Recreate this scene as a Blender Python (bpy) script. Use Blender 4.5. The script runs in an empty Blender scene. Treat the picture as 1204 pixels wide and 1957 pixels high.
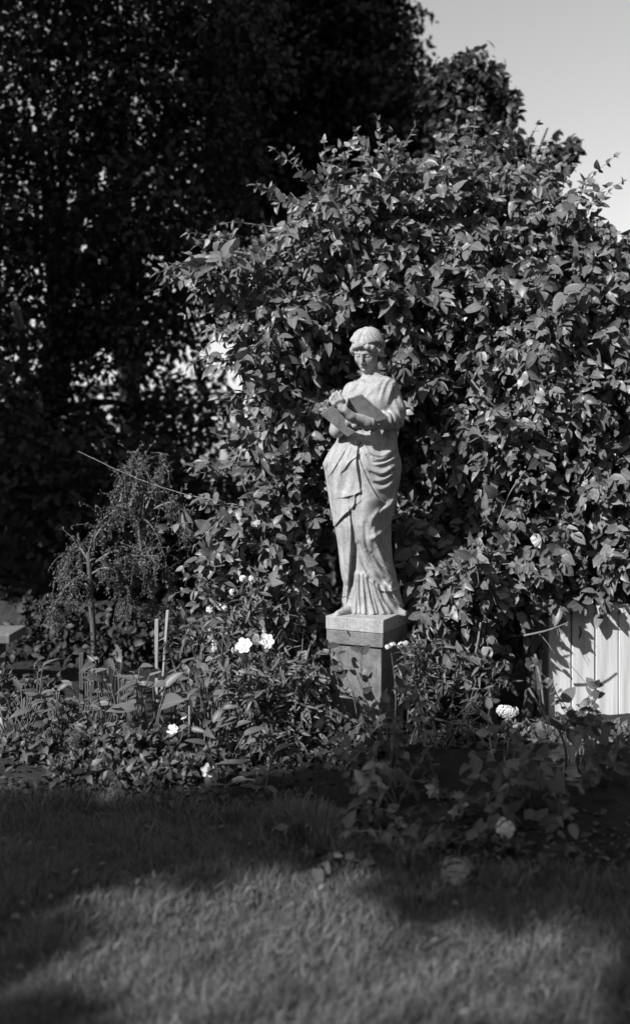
import bpy, bmesh, math, random
import numpy as np
from mathutils import Vector, Matrix, Quaternion

rng = np.random.default_rng(11)
random.seed(11)
SC = bpy.context.scene
COL = SC.collection
R = math.radians

# ------------------------------------------------------------------ camera, sky, sun, exposure
EYE, F, CX, HY = 1.5, 1800.0, 602.0, 880.0          # eye height; focal length, centre and horizon in photo pixels
cam_d = bpy.data.cameras.new('camera')
cam = bpy.data.objects.new('camera', cam_d)
COL.objects.link(cam)
cam.location = (0, 0, EYE)
cam.rotation_euler = (R(90), 0, 0)
cam_d.sensor_fit = 'VERTICAL'
cam_d.sensor_height = 36.0
cam_d.lens = 36.0 * F / 1957.0
cam_d.shift_y = -(978.5 - HY) / 1957.0
cam_d.clip_end = 2000
cam_d.dof.use_dof = True
cam_d.dof.focus_distance = 4.98
cam_d.dof.aperture_fstop = 1.0
SC.camera = cam

SUN_AZ, SUN_EL = R(50), R(36)                        # sun behind the camera's left shoulder
S = np.array([-math.sin(SUN_AZ) * math.cos(SUN_EL), -math.cos(SUN_AZ) * math.cos(SUN_EL), math.sin(SUN_EL)])
world = bpy.data.worlds.new('World')
SC.world = world
world.use_nodes = True
wn, wl = world.node_tree.nodes, world.node_tree.links
wn.clear()
sky = wn.new('ShaderNodeTexSky'); sky.sky_type = 'NISHITA'; sky.sun_disc = False
sky.sun_elevation = SUN_EL
sky.sun_rotation = math.atan2(S[0], S[1])
sky.air_density = 1.0; sky.dust_density = 0.4
bw = wn.new('ShaderNodeSeparateColor')          # plate film sees mainly the blue of the sky
bg = wn.new('ShaderNodeBackground'); bg.inputs['Strength'].default_value = 0.13
wo = wn.new('ShaderNodeOutputWorld')
wl.new(sky.outputs[0], bw.inputs[0]); wl.new(bw.outputs[2], bg.inputs[0]); wl.new(bg.outputs[0], wo.inputs[0])

sun_d = bpy.data.lights.new('sun', 'SUN')
sun_d.energy = 5.0
sun_d.angle = R(0.6)
sun_d.color = (1.0, 1.0, 1.0)
sun = bpy.data.objects.new('sun', sun_d)
COL.objects.link(sun)
sun.location = (-6, -6, 9)
sun.rotation_euler = Vector((-S[0], -S[1], -S[2])).to_track_quat('-Z', 'Y').to_euler()

SC.view_settings.view_transform = 'Standard'
SC.view_settings.look = 'None'
SC.view_settings.exposure = 0.15
SC.view_settings.gamma = 1.0
SC.view_settings.use_curve_mapping = False
SC.render.engine = 'CYCLES'
SC.cycles.max_bounces = 5
SC.cycles.diffuse_bounces = 2
SC.cycles.glossy_bounces = 2
SC.cycles.transmission_bounces = 3
SC.cycles.transparent_max_bounces = 4
SC.cycles.caustics_reflective = False
SC.cycles.caustics_refractive = False

# ------------------------------------------------------------------ helpers
def at(px, py, D):
    """photo pixel + distance -> world point"""
    return np.array([(px - CX) / F * D, D, EYE - (py - HY) / F * D])

def pix(p):
    return CX + p[..., 0] / p[..., 1] * F, HY - (p[..., 2] - EYE) / p[..., 1] * F

def norm(v):
    v = np.asarray(v, float)
    return v / np.maximum(np.linalg.norm(v, axis=-1, keepdims=True), 1e-9)

def tag(o, label=None, cat=None, group=None, kind=None):
    if label: o['label'] = label
    if cat: o['category'] = cat
    if group: o['group'] = group
    if kind: o['kind'] = kind
    return o

def empty(name, loc, label=None, cat=None, group=None):
    o = bpy.data.objects.new(name, None)
    o.empty_display_size = 0.1
    o.location = loc
    COL.objects.link(o)
    tag(o, label, cat, group)
    return o

def link(name, me, mat=None, parent=None):
    o = bpy.data.objects.new(name, me)
    if mat is not None and not me.materials:
        me.materials.append(mat)
    COL.objects.link(o)
    if parent is not None:
        o.parent = parent
        o.matrix_parent_inverse = Matrix.Translation(parent.location).inverted()   # parts are built in world space
    return o

def np_mesh(name, verts, faces, uv=None, smooth=True):
    """verts (n,3), faces (m,k) all the same size"""
    verts = np.ascontiguousarray(verts, np.float32); faces = np.ascontiguousarray(faces, np.int32)
    me = bpy.data.meshes.new(name)
    m, k = faces.shape
    me.vertices.add(len(verts)); me.vertices.foreach_set('co', verts.ravel())
    me.loops.add(m * k); me.loops.foreach_set('vertex_index', faces.ravel())
    me.polygons.add(m)
    me.polygons.foreach_set('loop_start', np.arange(0, m * k, k, dtype=np.int32))
    me.polygons.foreach_set('loop_total', np.full(m, k, np.int32))
    me.polygons.foreach_set('use_smooth', np.full(m, smooth, bool))
    if uv is not None:
        l = me.uv_layers.new(name='UVMap')
        l.data.foreach_set('uv', np.ascontiguousarray(uv[faces.ravel()], np.float32).ravel())
    me.update(calc_edges=True)
    return me

def tubes(name, paths, mat, parent, sides=5):
    """paths: list of (points (n,3), radii (n,)) joined into one mesh (one stem system)"""
    V, Fc, off = [], [], 0
    ang = np.arange(sides) * 2 * math.pi / sides
    for pts, rad in paths:
        pts = np.asarray(pts, float); n = len(pts)
        rad = np.broadcast_to(np.asarray(rad, float), (n,))
        t = norm(np.gradient(pts, axis=0))
        ref = np.where(np.abs(t[:, 2:3]) > 0.9, np.array([[1., 0, 0]]), np.array([[0, 0, 1.]]))
        a = norm(np.cross(t, ref)); b = np.cross(t, a)
        ring = pts[:, None] + rad[:, None, None] * (a[:, None] * np.cos(ang)[None, :, None] + b[:, None] * np.sin(ang)[None, :, None])
        V.append(ring.reshape(-1, 3))
        i = np.arange(n - 1)[:, None] * sides; j = np.arange(sides)[None]; j2 = (j + 1) % sides
        Fc.append((np.stack([i + j, i + j2, i + sides + j2, i + sides + j], -1) + off).reshape(-1, 4))
        off += n * sides
    o = link(name, np_mesh(name, np.concatenate(V), np.concatenate(Fc)), mat, parent)
    if len(paths) > 1: o['kind'] = 'stuff'
    return o

def spline(pts, n=12):
    pts = np.asarray(pts, float)
    t = np.arange(len(pts)); tt = np.linspace(0, len(pts) - 1, n)
    i = np.clip(tt.astype(int), 0, len(pts) - 2); f = (tt - i)[:, None]
    p0 = pts[np.maximum(i - 1, 0)]; p1 = pts[i]; p2 = pts[i + 1]; p3 = pts[np.minimum(i + 2, len(pts) - 1)]
    return 0.5 * (2 * p1 + (p2 - p0) * f + (2 * p0 - 5 * p1 + 4 * p2 - p3) * f ** 2 + (3 * p1 - p0 - 3 * p2 + p3) * f ** 3)

def box_mesh(name, sx, sy, sz, bevel=0.006, wobble=0.0, seed=0, seg=2, cuts=0):
    """bevelled block, base at z=0, slightly uneven arrises"""
    bm = bmesh.new()
    bmesh.ops.create_cube(bm, size=1)
    for v in bm.verts:
        v.co = Vector((v.co.x * sx, v.co.y * sy, (v.co.z + .5) * sz))
    if cuts:
        bmesh.ops.subdivide_edges(bm, edges=bm.edges[:], cuts=cuts, use_grid_fill=True)
        sharp = [e for e in bm.edges if len(e.link_faces) == 2 and e.calc_face_angle() > 0.5]
        bmesh.ops.bevel(bm, geom=sharp, offset=bevel, segments=seg, affect='EDGES', profile=0.6)
    else:
        bmesh.ops.bevel(bm, geom=bm.edges[:], offset=bevel, segments=seg, affect='EDGES', profile=0.6)
    if wobble:
        r = random.Random(seed)
        for v in bm.verts:
            v.co += Vector((r.uniform(-1, 1), r.uniform(-1, 1), r.uniform(-1, 1))) * wobble
    me = bpy.data.meshes.new(name); bm.to_mesh(me); bm.free()
    return me

# ------------------------------------------------------------------ materials (black-and-white place: greys)
def new_mat(name):
    m = bpy.data.materials.new(name); m.use_nodes = True
    nt = m.node_tree; nt.nodes.clear()
    o = nt.nodes.new('ShaderNodeOutputMaterial'); p = nt.nodes.new('ShaderNodeBsdfPrincipled')
    nt.links.new(p.outputs[0], o.inputs[0])
    return m, nt, p, o

def ramp(nt, src, stops):
    r = nt.nodes.new('ShaderNodeValToRGB')
    el = r.color_ramp.elements
    while len(el) < len(stops): el.new(0.5)
    for e, (pos, g) in zip(el, stops):
        e.position = pos; e.color = (g, g, g, 1)
    nt.links.new(src, r.inputs[0])
    return r.outputs[0]

def noise(nt, scale, detail=6, rough=.6, coord='Object'):
    tc = nt.nodes.new('ShaderNodeTexCoord'); n = nt.nodes.new('ShaderNodeTexNoise')
    n.inputs['Scale'].default_value = scale; n.inputs['Detail'].default_value = detail; n.inputs['Roughness'].default_value = rough
    nt.links.new(tc.outputs[coord], n.inputs['Vector'])
    return n.outputs[0]

def mix(nt, a, b, fac, mode='MIX'):
    m = nt.nodes.new('ShaderNodeMix'); m.data_type = 'RGBA'; m.blend_type = mode
    for sock, val in ((m.inputs[0], fac), (m.inputs[6], a), (m.inputs[7], b)):
        if hasattr(val, 'is_linked'): nt.links.new(val, sock)
        elif sock == m.inputs[0]: sock.default_value = val
        else: sock.default_value = (val, val, val, 1)
    return m.outputs[2]

def math_n(nt, op, a, b=None, c=None):
    m = nt.nodes.new('ShaderNodeMath'); m.operation = op
    for s, v in zip(m.inputs, (a, b, c)):
        if v is None: continue
        if hasattr(v, 'is_linked'): nt.links.new(v, s)
        else: s.default_value = v
    return m.outputs[0]

def bump(nt, p, h, strength, dist):
    b = nt.nodes.new('ShaderNodeBump'); b.inputs['Strength'].default_value = strength; b.inputs['Distance'].default_value = dist
    nt.links.new(h, b.inputs['Height']); nt.links.new(b.outputs[0], p.inputs['Normal'])

def stone_mat(name, lo, hi, spot=.7, rough=.85, bumps=.5):
    m, nt, p, o = new_mat(name)
    big = noise(nt, 5, 5, .6); fine = noise(nt, 160, 4, .7); mid = noise(nt, 28, 5, .65)
    c = ramp(nt, big, [(.3, lo), (.7, hi)])
    c = mix(nt, c, ramp(nt, mid, [(.36, spot), (.52, 1.0)]), .8, 'MULTIPLY')
    c = mix(nt, c, ramp(nt, fine, [(.3, .68), (.6, 1.0)]), 1.0, 'MULTIPLY')
    tc = nt.nodes.new('ShaderNodeTexCoord'); mp = nt.nodes.new('ShaderNodeMapping'); n = nt.nodes.new('ShaderNodeTexNoise')
    mp.inputs['Scale'].default_value = (38, 38, 3.2); n.inputs['Scale'].default_value = 1; n.inputs['Detail'].default_value = 5
    nt.links.new(tc.outputs['Object'], mp.inputs[0]); nt.links.new(mp.outputs[0], n.inputs['Vector'])
    c = mix(nt, c, ramp(nt, n.outputs[0], [(.38, .74), (.56, 1.0)]), .7, 'MULTIPLY')      # rain streaks
    nt.links.new(c, p.inputs['Base Color']); p.inputs['Roughness'].default_value = rough
    p.inputs['Specular IOR Level'].default_value = .25
    bump(nt, p, mix(nt, mid, fine, .6), bumps, .004)
    return m

def wood_mat(name, lo, hi, sx=40, sz=3):
    m, nt, p, o = new_mat(name)
    tc = nt.nodes.new('ShaderNodeTexCoord'); mp = nt.nodes.new('ShaderNodeMapping'); n = nt.nodes.new('ShaderNodeTexNoise')
    mp.inputs['Scale'].default_value = (sx, sx, sz); n.inputs['Scale'].default_value = 1; n.inputs['Detail'].default_value = 6
    nt.links.new(tc.outputs['Object'], mp.inputs[0]); nt.links.new(mp.outputs[0], n.inputs['Vector'])
    nt.links.new(ramp(nt, n.outputs[0], [(.3, lo), (.7, hi)]), p.inputs['Base Color'])
    p.inputs['Roughness'].default_value = .8
    bump(nt, p, n.outputs[0], .5, .006)
    return m

def leaf_mat(name, lo, hi, rough=.45, trans=.2, vein=.35, spec=.4):
    m, nt, p, o = new_mat(name)
    geo = nt.nodes.new('ShaderNodeNewGeometry'); oi = nt.nodes.new('ShaderNodeObjectInfo')
    rnd = math_n(nt, 'FRACT', math_n(nt, 'ADD', geo.outputs['Random Per Island'], math_n(nt, 'MULTIPLY', oi.outputs['Random'], 7.3)))
    c = ramp(nt, rnd, [(0, lo), (.75, (lo + hi) / 2), (1, hi)])
    uvn = nt.nodes.new('ShaderNodeUVMap'); sep = nt.nodes.new('ShaderNodeSeparateXYZ')
    nt.links.new(uvn.outputs[0], sep.inputs[0])
    au = math_n(nt, 'ABSOLUTE', math_n(nt, 'SUBTRACT', sep.outputs[0], .5))
    mid = math_n(nt, 'SUBTRACT', 1.0, math_n(nt, 'SMOOTH_MIN', math_n(nt, 'MULTIPLY', au, 22), 1.0, .1))
    sv = math_n(nt, 'SINE', math_n(nt, 'MULTIPLY', math_n(nt, 'SUBTRACT', sep.outputs[1], math_n(nt, 'MULTIPLY', au, .9)), 46))
    sv = math_n(nt, 'MULTIPLY', math_n(nt, 'POWER', math_n(nt, 'MAXIMUM', sv, 0.0), 4), .4)
    v = math_n(nt, 'MULTIPLY', math_n(nt, 'MAXIMUM', mid, sv), vein)
    c = mix(nt, c, min(.5, hi * 1.7), v)
    bl = noise(nt, 60, 3, .6)
    c = mix(nt, c, ramp(nt, bl, [(.3, .72), (.65, 1.08)]), 1.0, 'MULTIPLY')
    nt.links.new(c, p.inputs['Base Color'])
    p.inputs['Roughness'].default_value = rough; p.inputs['Specular IOR Level'].default_value = spec
    bump(nt, p, v, .4, .002)
    if trans:
        tr = nt.nodes.new('ShaderNodeBsdfTranslucent'); mx = nt.nodes.new('ShaderNodeMixShader')
        nt.links.new(c, tr.inputs[0]); mx.inputs[0].default_value = trans
        nt.links.new(p.outputs[0], mx.inputs[1]); nt.links.new(tr.outputs[0], mx.inputs[2]); nt.links.new(mx.outputs[0], o.inputs[0])
    return m

def plain_mat(name, lo, hi, scale=20, rough=.8, b=.3, bd=.004, spec=.3):
    m, nt, p, o = new_mat(name)
    n = noise(nt, scale, 6, .6)
    nt.links.new(ramp(nt, n, [(.3, lo), (.7, hi)]), p.inputs['Base Color'])
    p.inputs['Roughness'].default_value = rough; p.inputs['Specular IOR Level'].default_value = spec
    bump(nt, p, n, b, bd)
    return m

M = {
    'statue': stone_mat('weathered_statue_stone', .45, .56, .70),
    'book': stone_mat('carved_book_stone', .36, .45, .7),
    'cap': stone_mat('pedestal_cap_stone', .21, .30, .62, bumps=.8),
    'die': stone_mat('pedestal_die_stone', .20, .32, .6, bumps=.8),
    'vine': leaf_mat('vine_leaf', .09, .30, .36, .12),
    'shrub': leaf_mat('shrub_leaf', .12, .25, .38, .12),
    'narrow': leaf_mat('narrow_leaf', .10, .22, .42, .15, .2),
    'broad': leaf_mat('broad_leaf', .10, .21, .42, .12),
    'small': leaf_mat('small_leaf', .07, .15, .45, .15, .2),
    'fine': leaf_mat('fine_leaf', .09, .19, .45, .2, 0),
    'fore': leaf_mat('border_leaf', .10, .22, .4, .15),
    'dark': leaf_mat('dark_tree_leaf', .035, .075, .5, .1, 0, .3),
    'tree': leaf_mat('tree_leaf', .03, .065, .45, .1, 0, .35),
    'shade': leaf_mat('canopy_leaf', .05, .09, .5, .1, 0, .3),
    'stem': plain_mat('green_stem', .10, .2, 30),
    'woody': plain_mat('woody_stem', .14, .28, 40),
    'bark': plain_mat('tree_bark', .035, .085, 9, .9, .8, .03),
    'sun_fleck_bark': plain_mat('sun_fleck_bark', .3, .45, 14, .8, .5, .01),  # bark lightened to stand in for sunlight on the stub
    'stake': wood_mat('weathered_stake_wood', .36, .55),
    'post': wood_mat('old_post_wood', .07, .15),
    'paint': wood_mat('white_painted_board', .5, .8, 45, 2.0),
    'petal': plain_mat('white_petal', .72, .82, 60, .7, .1, .001),
    'eye': plain_mat('flower_eye', .18, .35, 300, .8, .6, .002),
    'soil': plain_mat('bed_soil', .02, .045, 14, .95, 1.0, .03),
    'lawn': plain_mat('lawn_turf', .035, .07, 9, .95, .8, .02),
    'grass': leaf_mat('grass_blade', .18, .34, .5, .25, 0, .3),
    'far': plain_mat('far_meadow', .05, .09, .4, .95, .2, .02),
    'wire': plain_mat('thin_wire', .25, .35, 50, .5),
    'slab': stone_mat('bench_stone', .2, .3, .7),
    'cushion': leaf_mat('cushion_leaf', .3, .42, .6, .1, 0, .3),
    'twig': plain_mat('dead_twig', .04, .09, 60, .9),
}

# ------------------------------------------------------------------ ground
def ground():
    n = 90
    xs = np.concatenate([[-900, -300, -90, -40, -20, -10], np.linspace(-6, 6, n), [10, 20, 40, 90, 300, 900]])
    ys = np.concatenate([[-300, -60, -20, -8, -3], np.linspace(0, 13, n), [18, 28, 50, 110, 300, 900, 1600]])
    X, Y = np.meshgrid(xs, ys, indexing='ij')
    Z = -0.012 + 0.010 * np.sin(X * 2.1 + .7) * np.cos(Y * 1.7) * (np.abs(X) < 6) * (np.abs(Y) < 13)
    V = np.stack([X, Y, Z], -1).reshape(-1, 3)
    m = len(ys); i, j = np.meshgrid(np.arange(len(xs) - 1), np.arange(m - 1), indexing='ij')
    a = (i * m + j).ravel()
    return tag(link('lawn', np_mesh('lawn', V, np.stack([a, a + m, a + m + 1, a + 1], 1)), M['lawn']), kind='structure')
ground()

def bed_edge(x):                                   # y of the bed's front edge along x
    return np.interp(x, [-4, -1.6, -.9, -.45, -.1, .12, .45, 1.2, 2.5], [4.4, 4.15, 4.1, 4.0, 3.85, 3.62, 3.42, 3.3, 3.25])
def bed():
    xs = np.linspace(-4, 4, 80)
    rows = np.linspace(0, 1, 40)
    X = np.repeat(xs[:, None], 40, 1)
    e = bed_edge(xs)[:, None] + .03 * np.sin(xs * 17)[:, None]
    Y = e + rows[None] * (7.6 - e)
    Z = .012 + .05 * np.clip(rows * 10, 0, 1)[None] + .012 * np.sin(X * 23 + Y * 9) + .01 * np.sin(Y * 31 - X * 13)
    Z[:, 0] = -.03
    V = np.stack([X, Y, Z], -1).reshape(-1, 3)
    i, j = np.meshgrid(np.arange(79), np.arange(39), indexing='ij'); a = (i * 40 + j).ravel()
    tag(link('garden_bed', np_mesh('garden_bed', V, np.stack([a, a + 40, a + 41, a + 1], 1)), M['soil']), kind='structure')
bed()

# ------------------------------------------------------------------ statue (signed-distance sculpt, surface nets)
SY = 5.08                                           # statue axis distance
DR = 5.0                                            # distance its front surfaces stand at
TOP = 0.687                                         # top of its stone slab
PXM = DR / F
def fx(px): return (px - CX) * PXM
def fz(py): return EYE - (py - HY) * PXM
def fp(px, py, y): return np.array([fx(px), y, fz(py)])       # y relative to the statue axis

def sculpt():
    h = 0.0030
    gx = np.arange(fx(598), fx(796), h).astype(np.float32)
    gy = np.arange(-.335, .20, h).astype(np.float32)
    gz = np.arange(TOP - .02, fz(618), h).astype(np.float32)
    Fv = np.full((len(gx), len(gy), len(gz)), .5, np.float32)

    def smin(a, b, k):
        if k <= 0: return np.minimum(a, b)
        q = np.maximum(k - np.abs(a - b), 0) / k
        return np.minimum(a, b) - q * q * k * .25

    def sl(lo, hi):
        s = []
        for g, a, b in zip((gx, gy, gz), lo, hi):
            s.append(slice(max(0, int(np.searchsorted(g, a)) - 1), int(np.searchsorted(g, b)) + 1))
        return tuple(s)

    def coords(s):
        return gx[s[0]][:, None, None], gy[s[1]][None, :, None], gz[s[2]][None, None, :]

    def add(fn, lo, hi, k=.012, sub=False):
        s = sl(lo, hi); X, Y, Z = coords(s)
        d = fn(X, Y, Z).astype(np.float32)
        Fv[s] = -smin(-Fv[s], d, k) if sub else smin(Fv[s], d, k)

    def cone(a, b, ra, rb, k=.012, sub=False, disp=None):
        a, b = np.asarray(a, float), np.asarray(b, float)
        ab = b - a; L2 = ab @ ab; r = max(ra, rb) + .03
        def fn(X, Y, Z):
            px_, py_, pz_ = X - a[0], Y - a[1], Z - a[2]
            t = np.clip((px_ * ab[0] + py_ * ab[1] + pz_ * ab[2]) / L2, 0, 1)
            d = np.sqrt((px_ - ab[0] * t) ** 2 + (py_ - ab[1] * t) ** 2 + (pz_ - ab[2] * t) ** 2) - (ra + (rb - ra) * t)
            return d if disp is None else d + disp(X, Y, Z, t)
        add(fn, np.minimum(a, b) - r, np.maximum(a, b) + r, k, sub)

    def ell(c, rad, k=.012, rot=None, sub=False, disp=None):
        c, rad = np.asarray(c, float), np.asarray(rad, float)
        rot = np.eye(3) if rot is None else rot      # rows are the local axes
        r = rad.max() + .025
        def fn(X, Y, Z):
            x, y, z = X - c[0], Y - c[1], Z - c[2]
            l = [rot[i, 0] * x + rot[i, 1] * y + rot[i, 2] * z for i in range(3)]
            k0 = np.sqrt((l[0] / rad[0]) ** 2 + (l[1] / rad[1]) ** 2 + (l[2] / rad[2]) ** 2)
            k1 = np.sqrt((l[0] / rad[0] ** 2) ** 2 + (l[1] / rad[1] ** 2) ** 2 + (l[2] / rad[2] ** 2) ** 2)
            d = k0 * (k0 - 1) / np.maximum(k1, 1e-6)
            return d if disp is None else d + disp(*l)
        add(fn, c - r, c + r, k, sub)

    # --- robe and torso: outline per height
    T = np.array([  # py, left px, right px, front depth, back depth
        (1190, 654, 772, .125, .13), (1174, 655, 772, .12, .13), (1150, 657, 770, .105, .13), (1114, 661, 760, .095, .12),
        (1084, 655, 753, .095, .115), (1044, 650, 748, .10, .115), (1004, 641, 746, .115, .12), (964, 635, 756, .125, .13),
        (927, 628, 763, .13, .13), (887, 618, 767, .13, .13), (862, 630, 762, .118, .125), (842, 644, 760, .088, .115),
        (824, 650, 762, .062, .11), (794, 655, 758, .10, .105), (765, 657, 752, .12, .105), (748, 658, 756, .105, .10),
        (738, 662, 758, .09, .095), (730, 671, 757, .075, .09), (724, 683, 752, .06, .085), (718, 693, 738, .045, .075),
        (712, 699, 726, .03, .07), (700, 704, 718, .01, .05)])
    z = gz.astype(float); zt = np.array([fz(p) for p in T[:, 0]])
    def lane(c):
        v = np.interp(z, zt, T[:, c]); k = np.ones(7) / 7
        return np.convolve(np.pad(v, 3, mode='edge'), k, mode='valid')
    xl, xr = fx(lane(1)), fx(lane(2)); yf, yb = lane(3), lane(4)

    # --- folds traced on the front: displacement map over (x, z)
    GX, GZ = np.meshgrid(gx.astype(float), z, indexing='ij')
    PX, PY = GX / PXM + CX, HY - (GZ - EYE) / PXM
    def dist(pts):
        """distance in photo px, and side (+ right of the direction of travel seen from the front)"""
        best = np.full(PX.shape, 1e9); side = np.zeros(PX.shape); tt = np.zeros(PX.shape)
        n = len(pts) - 1
        for i, ((x0, y0), (x1, y1)) in enumerate(zip(pts[:-1], pts[1:])):
            dx, dy = x1 - x0, y1 - y0
            t = np.clip(((PX - x0) * dx + (PY - y0) * dy) / (dx * dx + dy * dy + 1e-9), 0, 1)
            ex, ey = PX - x0 - dx * t, PY - y0 - dy * t
            d = np.hypot(ex, ey); m = d < best
            best = np.where(m, d, best); side = np.where(m, np.sign(dx * ey - dy * ex), side); tt = np.where(m, (i + t) / n, tt)
        return best, side, tt
    def z2(*p): return [(560 + a / 4.013, 820 + b / 4.013) for a, b in p]
    def curve(p):
        q = spline(np.array(p), max(8, 5 * len(p)))
        return [tuple(v) for v in q]
    H = np.zeros(PX.shape)
    def ridge(p, w, hgt, taper=True):
        nonlocal H
        d, s, t = dist(curve(p))
        e = np.sin(np.clip(t, .06, .94) * math.pi) ** .4 if taper else 1
        H = H + hgt * np.exp(-(d / w) ** 2) * e
    def step(p, right_up, hgt, fall, taper=True, edge=1.2):
        """cloth edge: raised on one side of the line, dropping sharply on the other"""
        nonlocal H
        d, s, t = dist(curve(p))
        up = s if right_up else -s
        sd = d * np.where(up == 0, 1, up)
        e = np.sin(np.clip(t, .05, .95) * math.pi) ** .35 if taper else 1
        H = H + hgt * e * np.where(sd > 0, np.exp(-sd / fall), np.exp(-(np.minimum(sd, 0) / edge) ** 2))
    # centre cascade falling from the girdle (its right edge throws the long shadow)
    step(z2((492, 70), (492, 140), (480, 215), (482, 300), (500, 400), (508, 480)), True, .022, 10)
    ridge(z2((488, 80), (470, 200), (470, 330), (490, 470)), 5, .008)
    step(z2((475, 215), (430, 250), (385, 315)), True, .016, 7)
    step(z2((462, 500), (430, 508), (372, 524)), True, .015, 9, edge=1.5)
    ridge(z2((455, 380), (440, 440), (405, 500)), 4, .006)
    ridge(z2((420, 330), (400, 420), (380, 505)), 4, -.006)
    step(z2((508, 478), (470, 500), (465, 560), (445, 602)), True, .016, 6)
    step(z2((445, 605), (390, 650), (350, 700), (322, 745)), True, .022, 14, edge=1.6)
    # thin folds running down to the hip
    step(z2((432, 105), (350, 240), (285, 350)), True, .010, 6)
    ridge(z2((400, 100), (320, 200), (250, 280)), 6, .008)
    ridge(z2((445, 120), (400, 230), (360, 330), (340, 480)), 5, .007)
    ridge(z2((350, 330), (340, 480), (335, 620)), 6, .006)
    # swags over the right hip
    step(z2((500, 220), (530, 310), (580, 420), (640, 520), (700, 562)), True, .016, 12)
    step(z2((525, 80), (560, 150), (605, 200)), True, .010, 6)
    ridge(z2((510, 80), (590, 170), (680, 205), (775, 150)), 5, .016)
    ridge(z2((505, 130), (580, 235), (660, 262), (765, 225)), 5, .014)
    ridge(z2((500, 190), (590, 300), (680, 330), (770, 290)), 5, .014)
    ridge(z2((505, 240), (600, 370), (680, 390), (765, 340)), 5, .013)
    ridge(z2((540, 310), (630, 440), (700, 450), (770, 400)), 5, .011)
    ridge(z2((545, 75), (620, 110), (720, 95)), 4, .014)
    for p, w_, h_ in ((((560, 205), (610, 255), (700, 240), (775, 195)), 2.6, -.014), (((590, 330), (680, 358), (765, 318)), 2.4, -.012), (((620, 410), (690, 418), (765, 372)), 2.2, -.010), (((600, 215), (660, 232), (740, 205)), 2, .007), (((560, 300), (640, 345), (720, 330)), 2.2, .006),
                      (((330, 130), (290, 220), (255, 330)), 3, -.007), (((465, 110), (445, 180), (420, 240)), 2.4, -.008), (((300, 380), (310, 520), (325, 690)), 3, -.006), (((365, 760), (375, 900), (395, 1100)), 3, -.007), (((345, 780), (362, 950), (385, 1120)), 2.6, .005),
                      (((600, 950), (700, 1075), (800, 1160)), 3.4, -.015), (((520, 900), (580, 1030), (680, 1130)), 2.6, .010), (((660, 870), (740, 990), (790, 1060)), 4, -.010), (((700, 560), (640, 660), (600, 760)), 3, -.006), (((520, 540), (500, 650), (520, 780)), 4, -.005)):
        ridge(z2(*p), w_, h_)
    ridge(z2((790, 520), (740, 585), (650, 640), (600, 690)), 6, .016)
    ridge(z2((735, 725), (680, 790), (600, 830)), 5, .013)
    # legs: bent knee bulging on the right, deep fold between the legs
    d, s, t = dist(z2((560, 560), (560, 720), (585, 820)))
    H += .034 * np.exp(-(d / 24) ** 2)
    d, s, t = dist(z2((385, 520), (385, 800), (400, 1150)))
    H += .016 * np.exp(-(d / 12) ** 2)
    step(z2((430, 640), (440, 760), (440, 900), (432, 1060), (420, 1230)), True, .026, 12)
    step(z2((445, 620), (462, 740), (500, 850), (560, 960), (640, 1070), (712, 1165)), False, .024, 16)
    ridge(z2((470, 900), (465, 1040), (450, 1200)), 5, -.020)
    ridge(z2((500, 880), (530, 1010), (600, 1120), (690, 1170)), 5, -.014)
    ridge(z2((555, 930), (640, 1060), (760, 1170)), 5, .012)
    step(z2((590, 950), (650, 1020), (730, 1085)), True, .010, 8)
    ridge(z2((640, 900), (710, 1000), (800, 1120)), 6, .010)
    # overfold hem low on the right
    step(z2((545, 1095), (600, 1170), (690, 1235), (815, 1235)), False, .018, 14, edge=1.6)
    ridge(z2((600, 720), (640, 880), (690, 1020), (770, 1180)), 5, .011)
    ridge(z2((545, 720), (560, 880), (620, 1040), (700, 1190)), 4, -.009)
    ridge(z2((400, 700), (420, 900), (418, 1180)), 3, .006)
    ridge(z2((690, 620), (690, 760), (740, 900)), 5, -.008)
    # pleats at the hem
    for a, b, hh, w_ in (((478, 1110), (470, 1400), .022, 4.2), ((500, 1110), (508, 1400), .014, 2.6), ((528, 1115), (545, 1400), .022, 3.8), ((556, 1130), (612, 1400), .024, 3.4), ((585, 1160), (640, 1400), .012, 2.4), ((606, 1165), (690, 1400), .022, 4.2),
                     ((640, 1190), (745, 1400), .017, 3.0), ((690, 1205), (800, 1390), .020, 4.4), ((745, 1215), (850, 1370), .014, 3.4)):
        ridge(z2(a, ((a[0] * .6 + b[0] * .4) + 6 * math.sin(a[0]), (a[1] + b[1]) / 2), b), w_, hh * .8, False)
    ridge(z2((450, 1120), (440, 1250), (420, 1390)), 4, -.016)
    # bodice: neckline, mantle edge across the chest, folds over the arm
    def z6(*p): return [(640 + a / 8.027, 610 + b / 8.027) for a, b in p]
    step(z6((860, 830), (740, 900), (640, 1010), (540, 1110), (470, 1190)), False, .010, 12, False)
    ridge(z6((900, 860), (790, 960), (730, 1080), (690, 1230)), 3.5, .008)
    ridge(z6((960, 900), (880, 1020), (830, 1180), (790, 1330)), 5, .010)
    ridge(z6((760, 930), (700, 1060), (650, 1210)), 3, -.006)
    ridge(z6((250, 1100), (350, 960), (440, 900)), 3, .006)
    ridge(z6((200, 1120), (270, 1040), (330, 960)), 4, .006)
    ridge(z6((300, 1190), (420, 1120), (520, 1150)), 4, .006)
    # fine unevenness of the carved cloth
    H += .0012 * np.sin(PX * .21 + 2 * np.sin(PY * .03)) * np.sin(PY * .035 + 1) * (PY > 845)
    H = H.astype(np.float32)

    cxl = ((xl + xr) / 2).astype(np.float32); rx = ((xr - xl) / 2).astype(np.float32)
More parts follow.
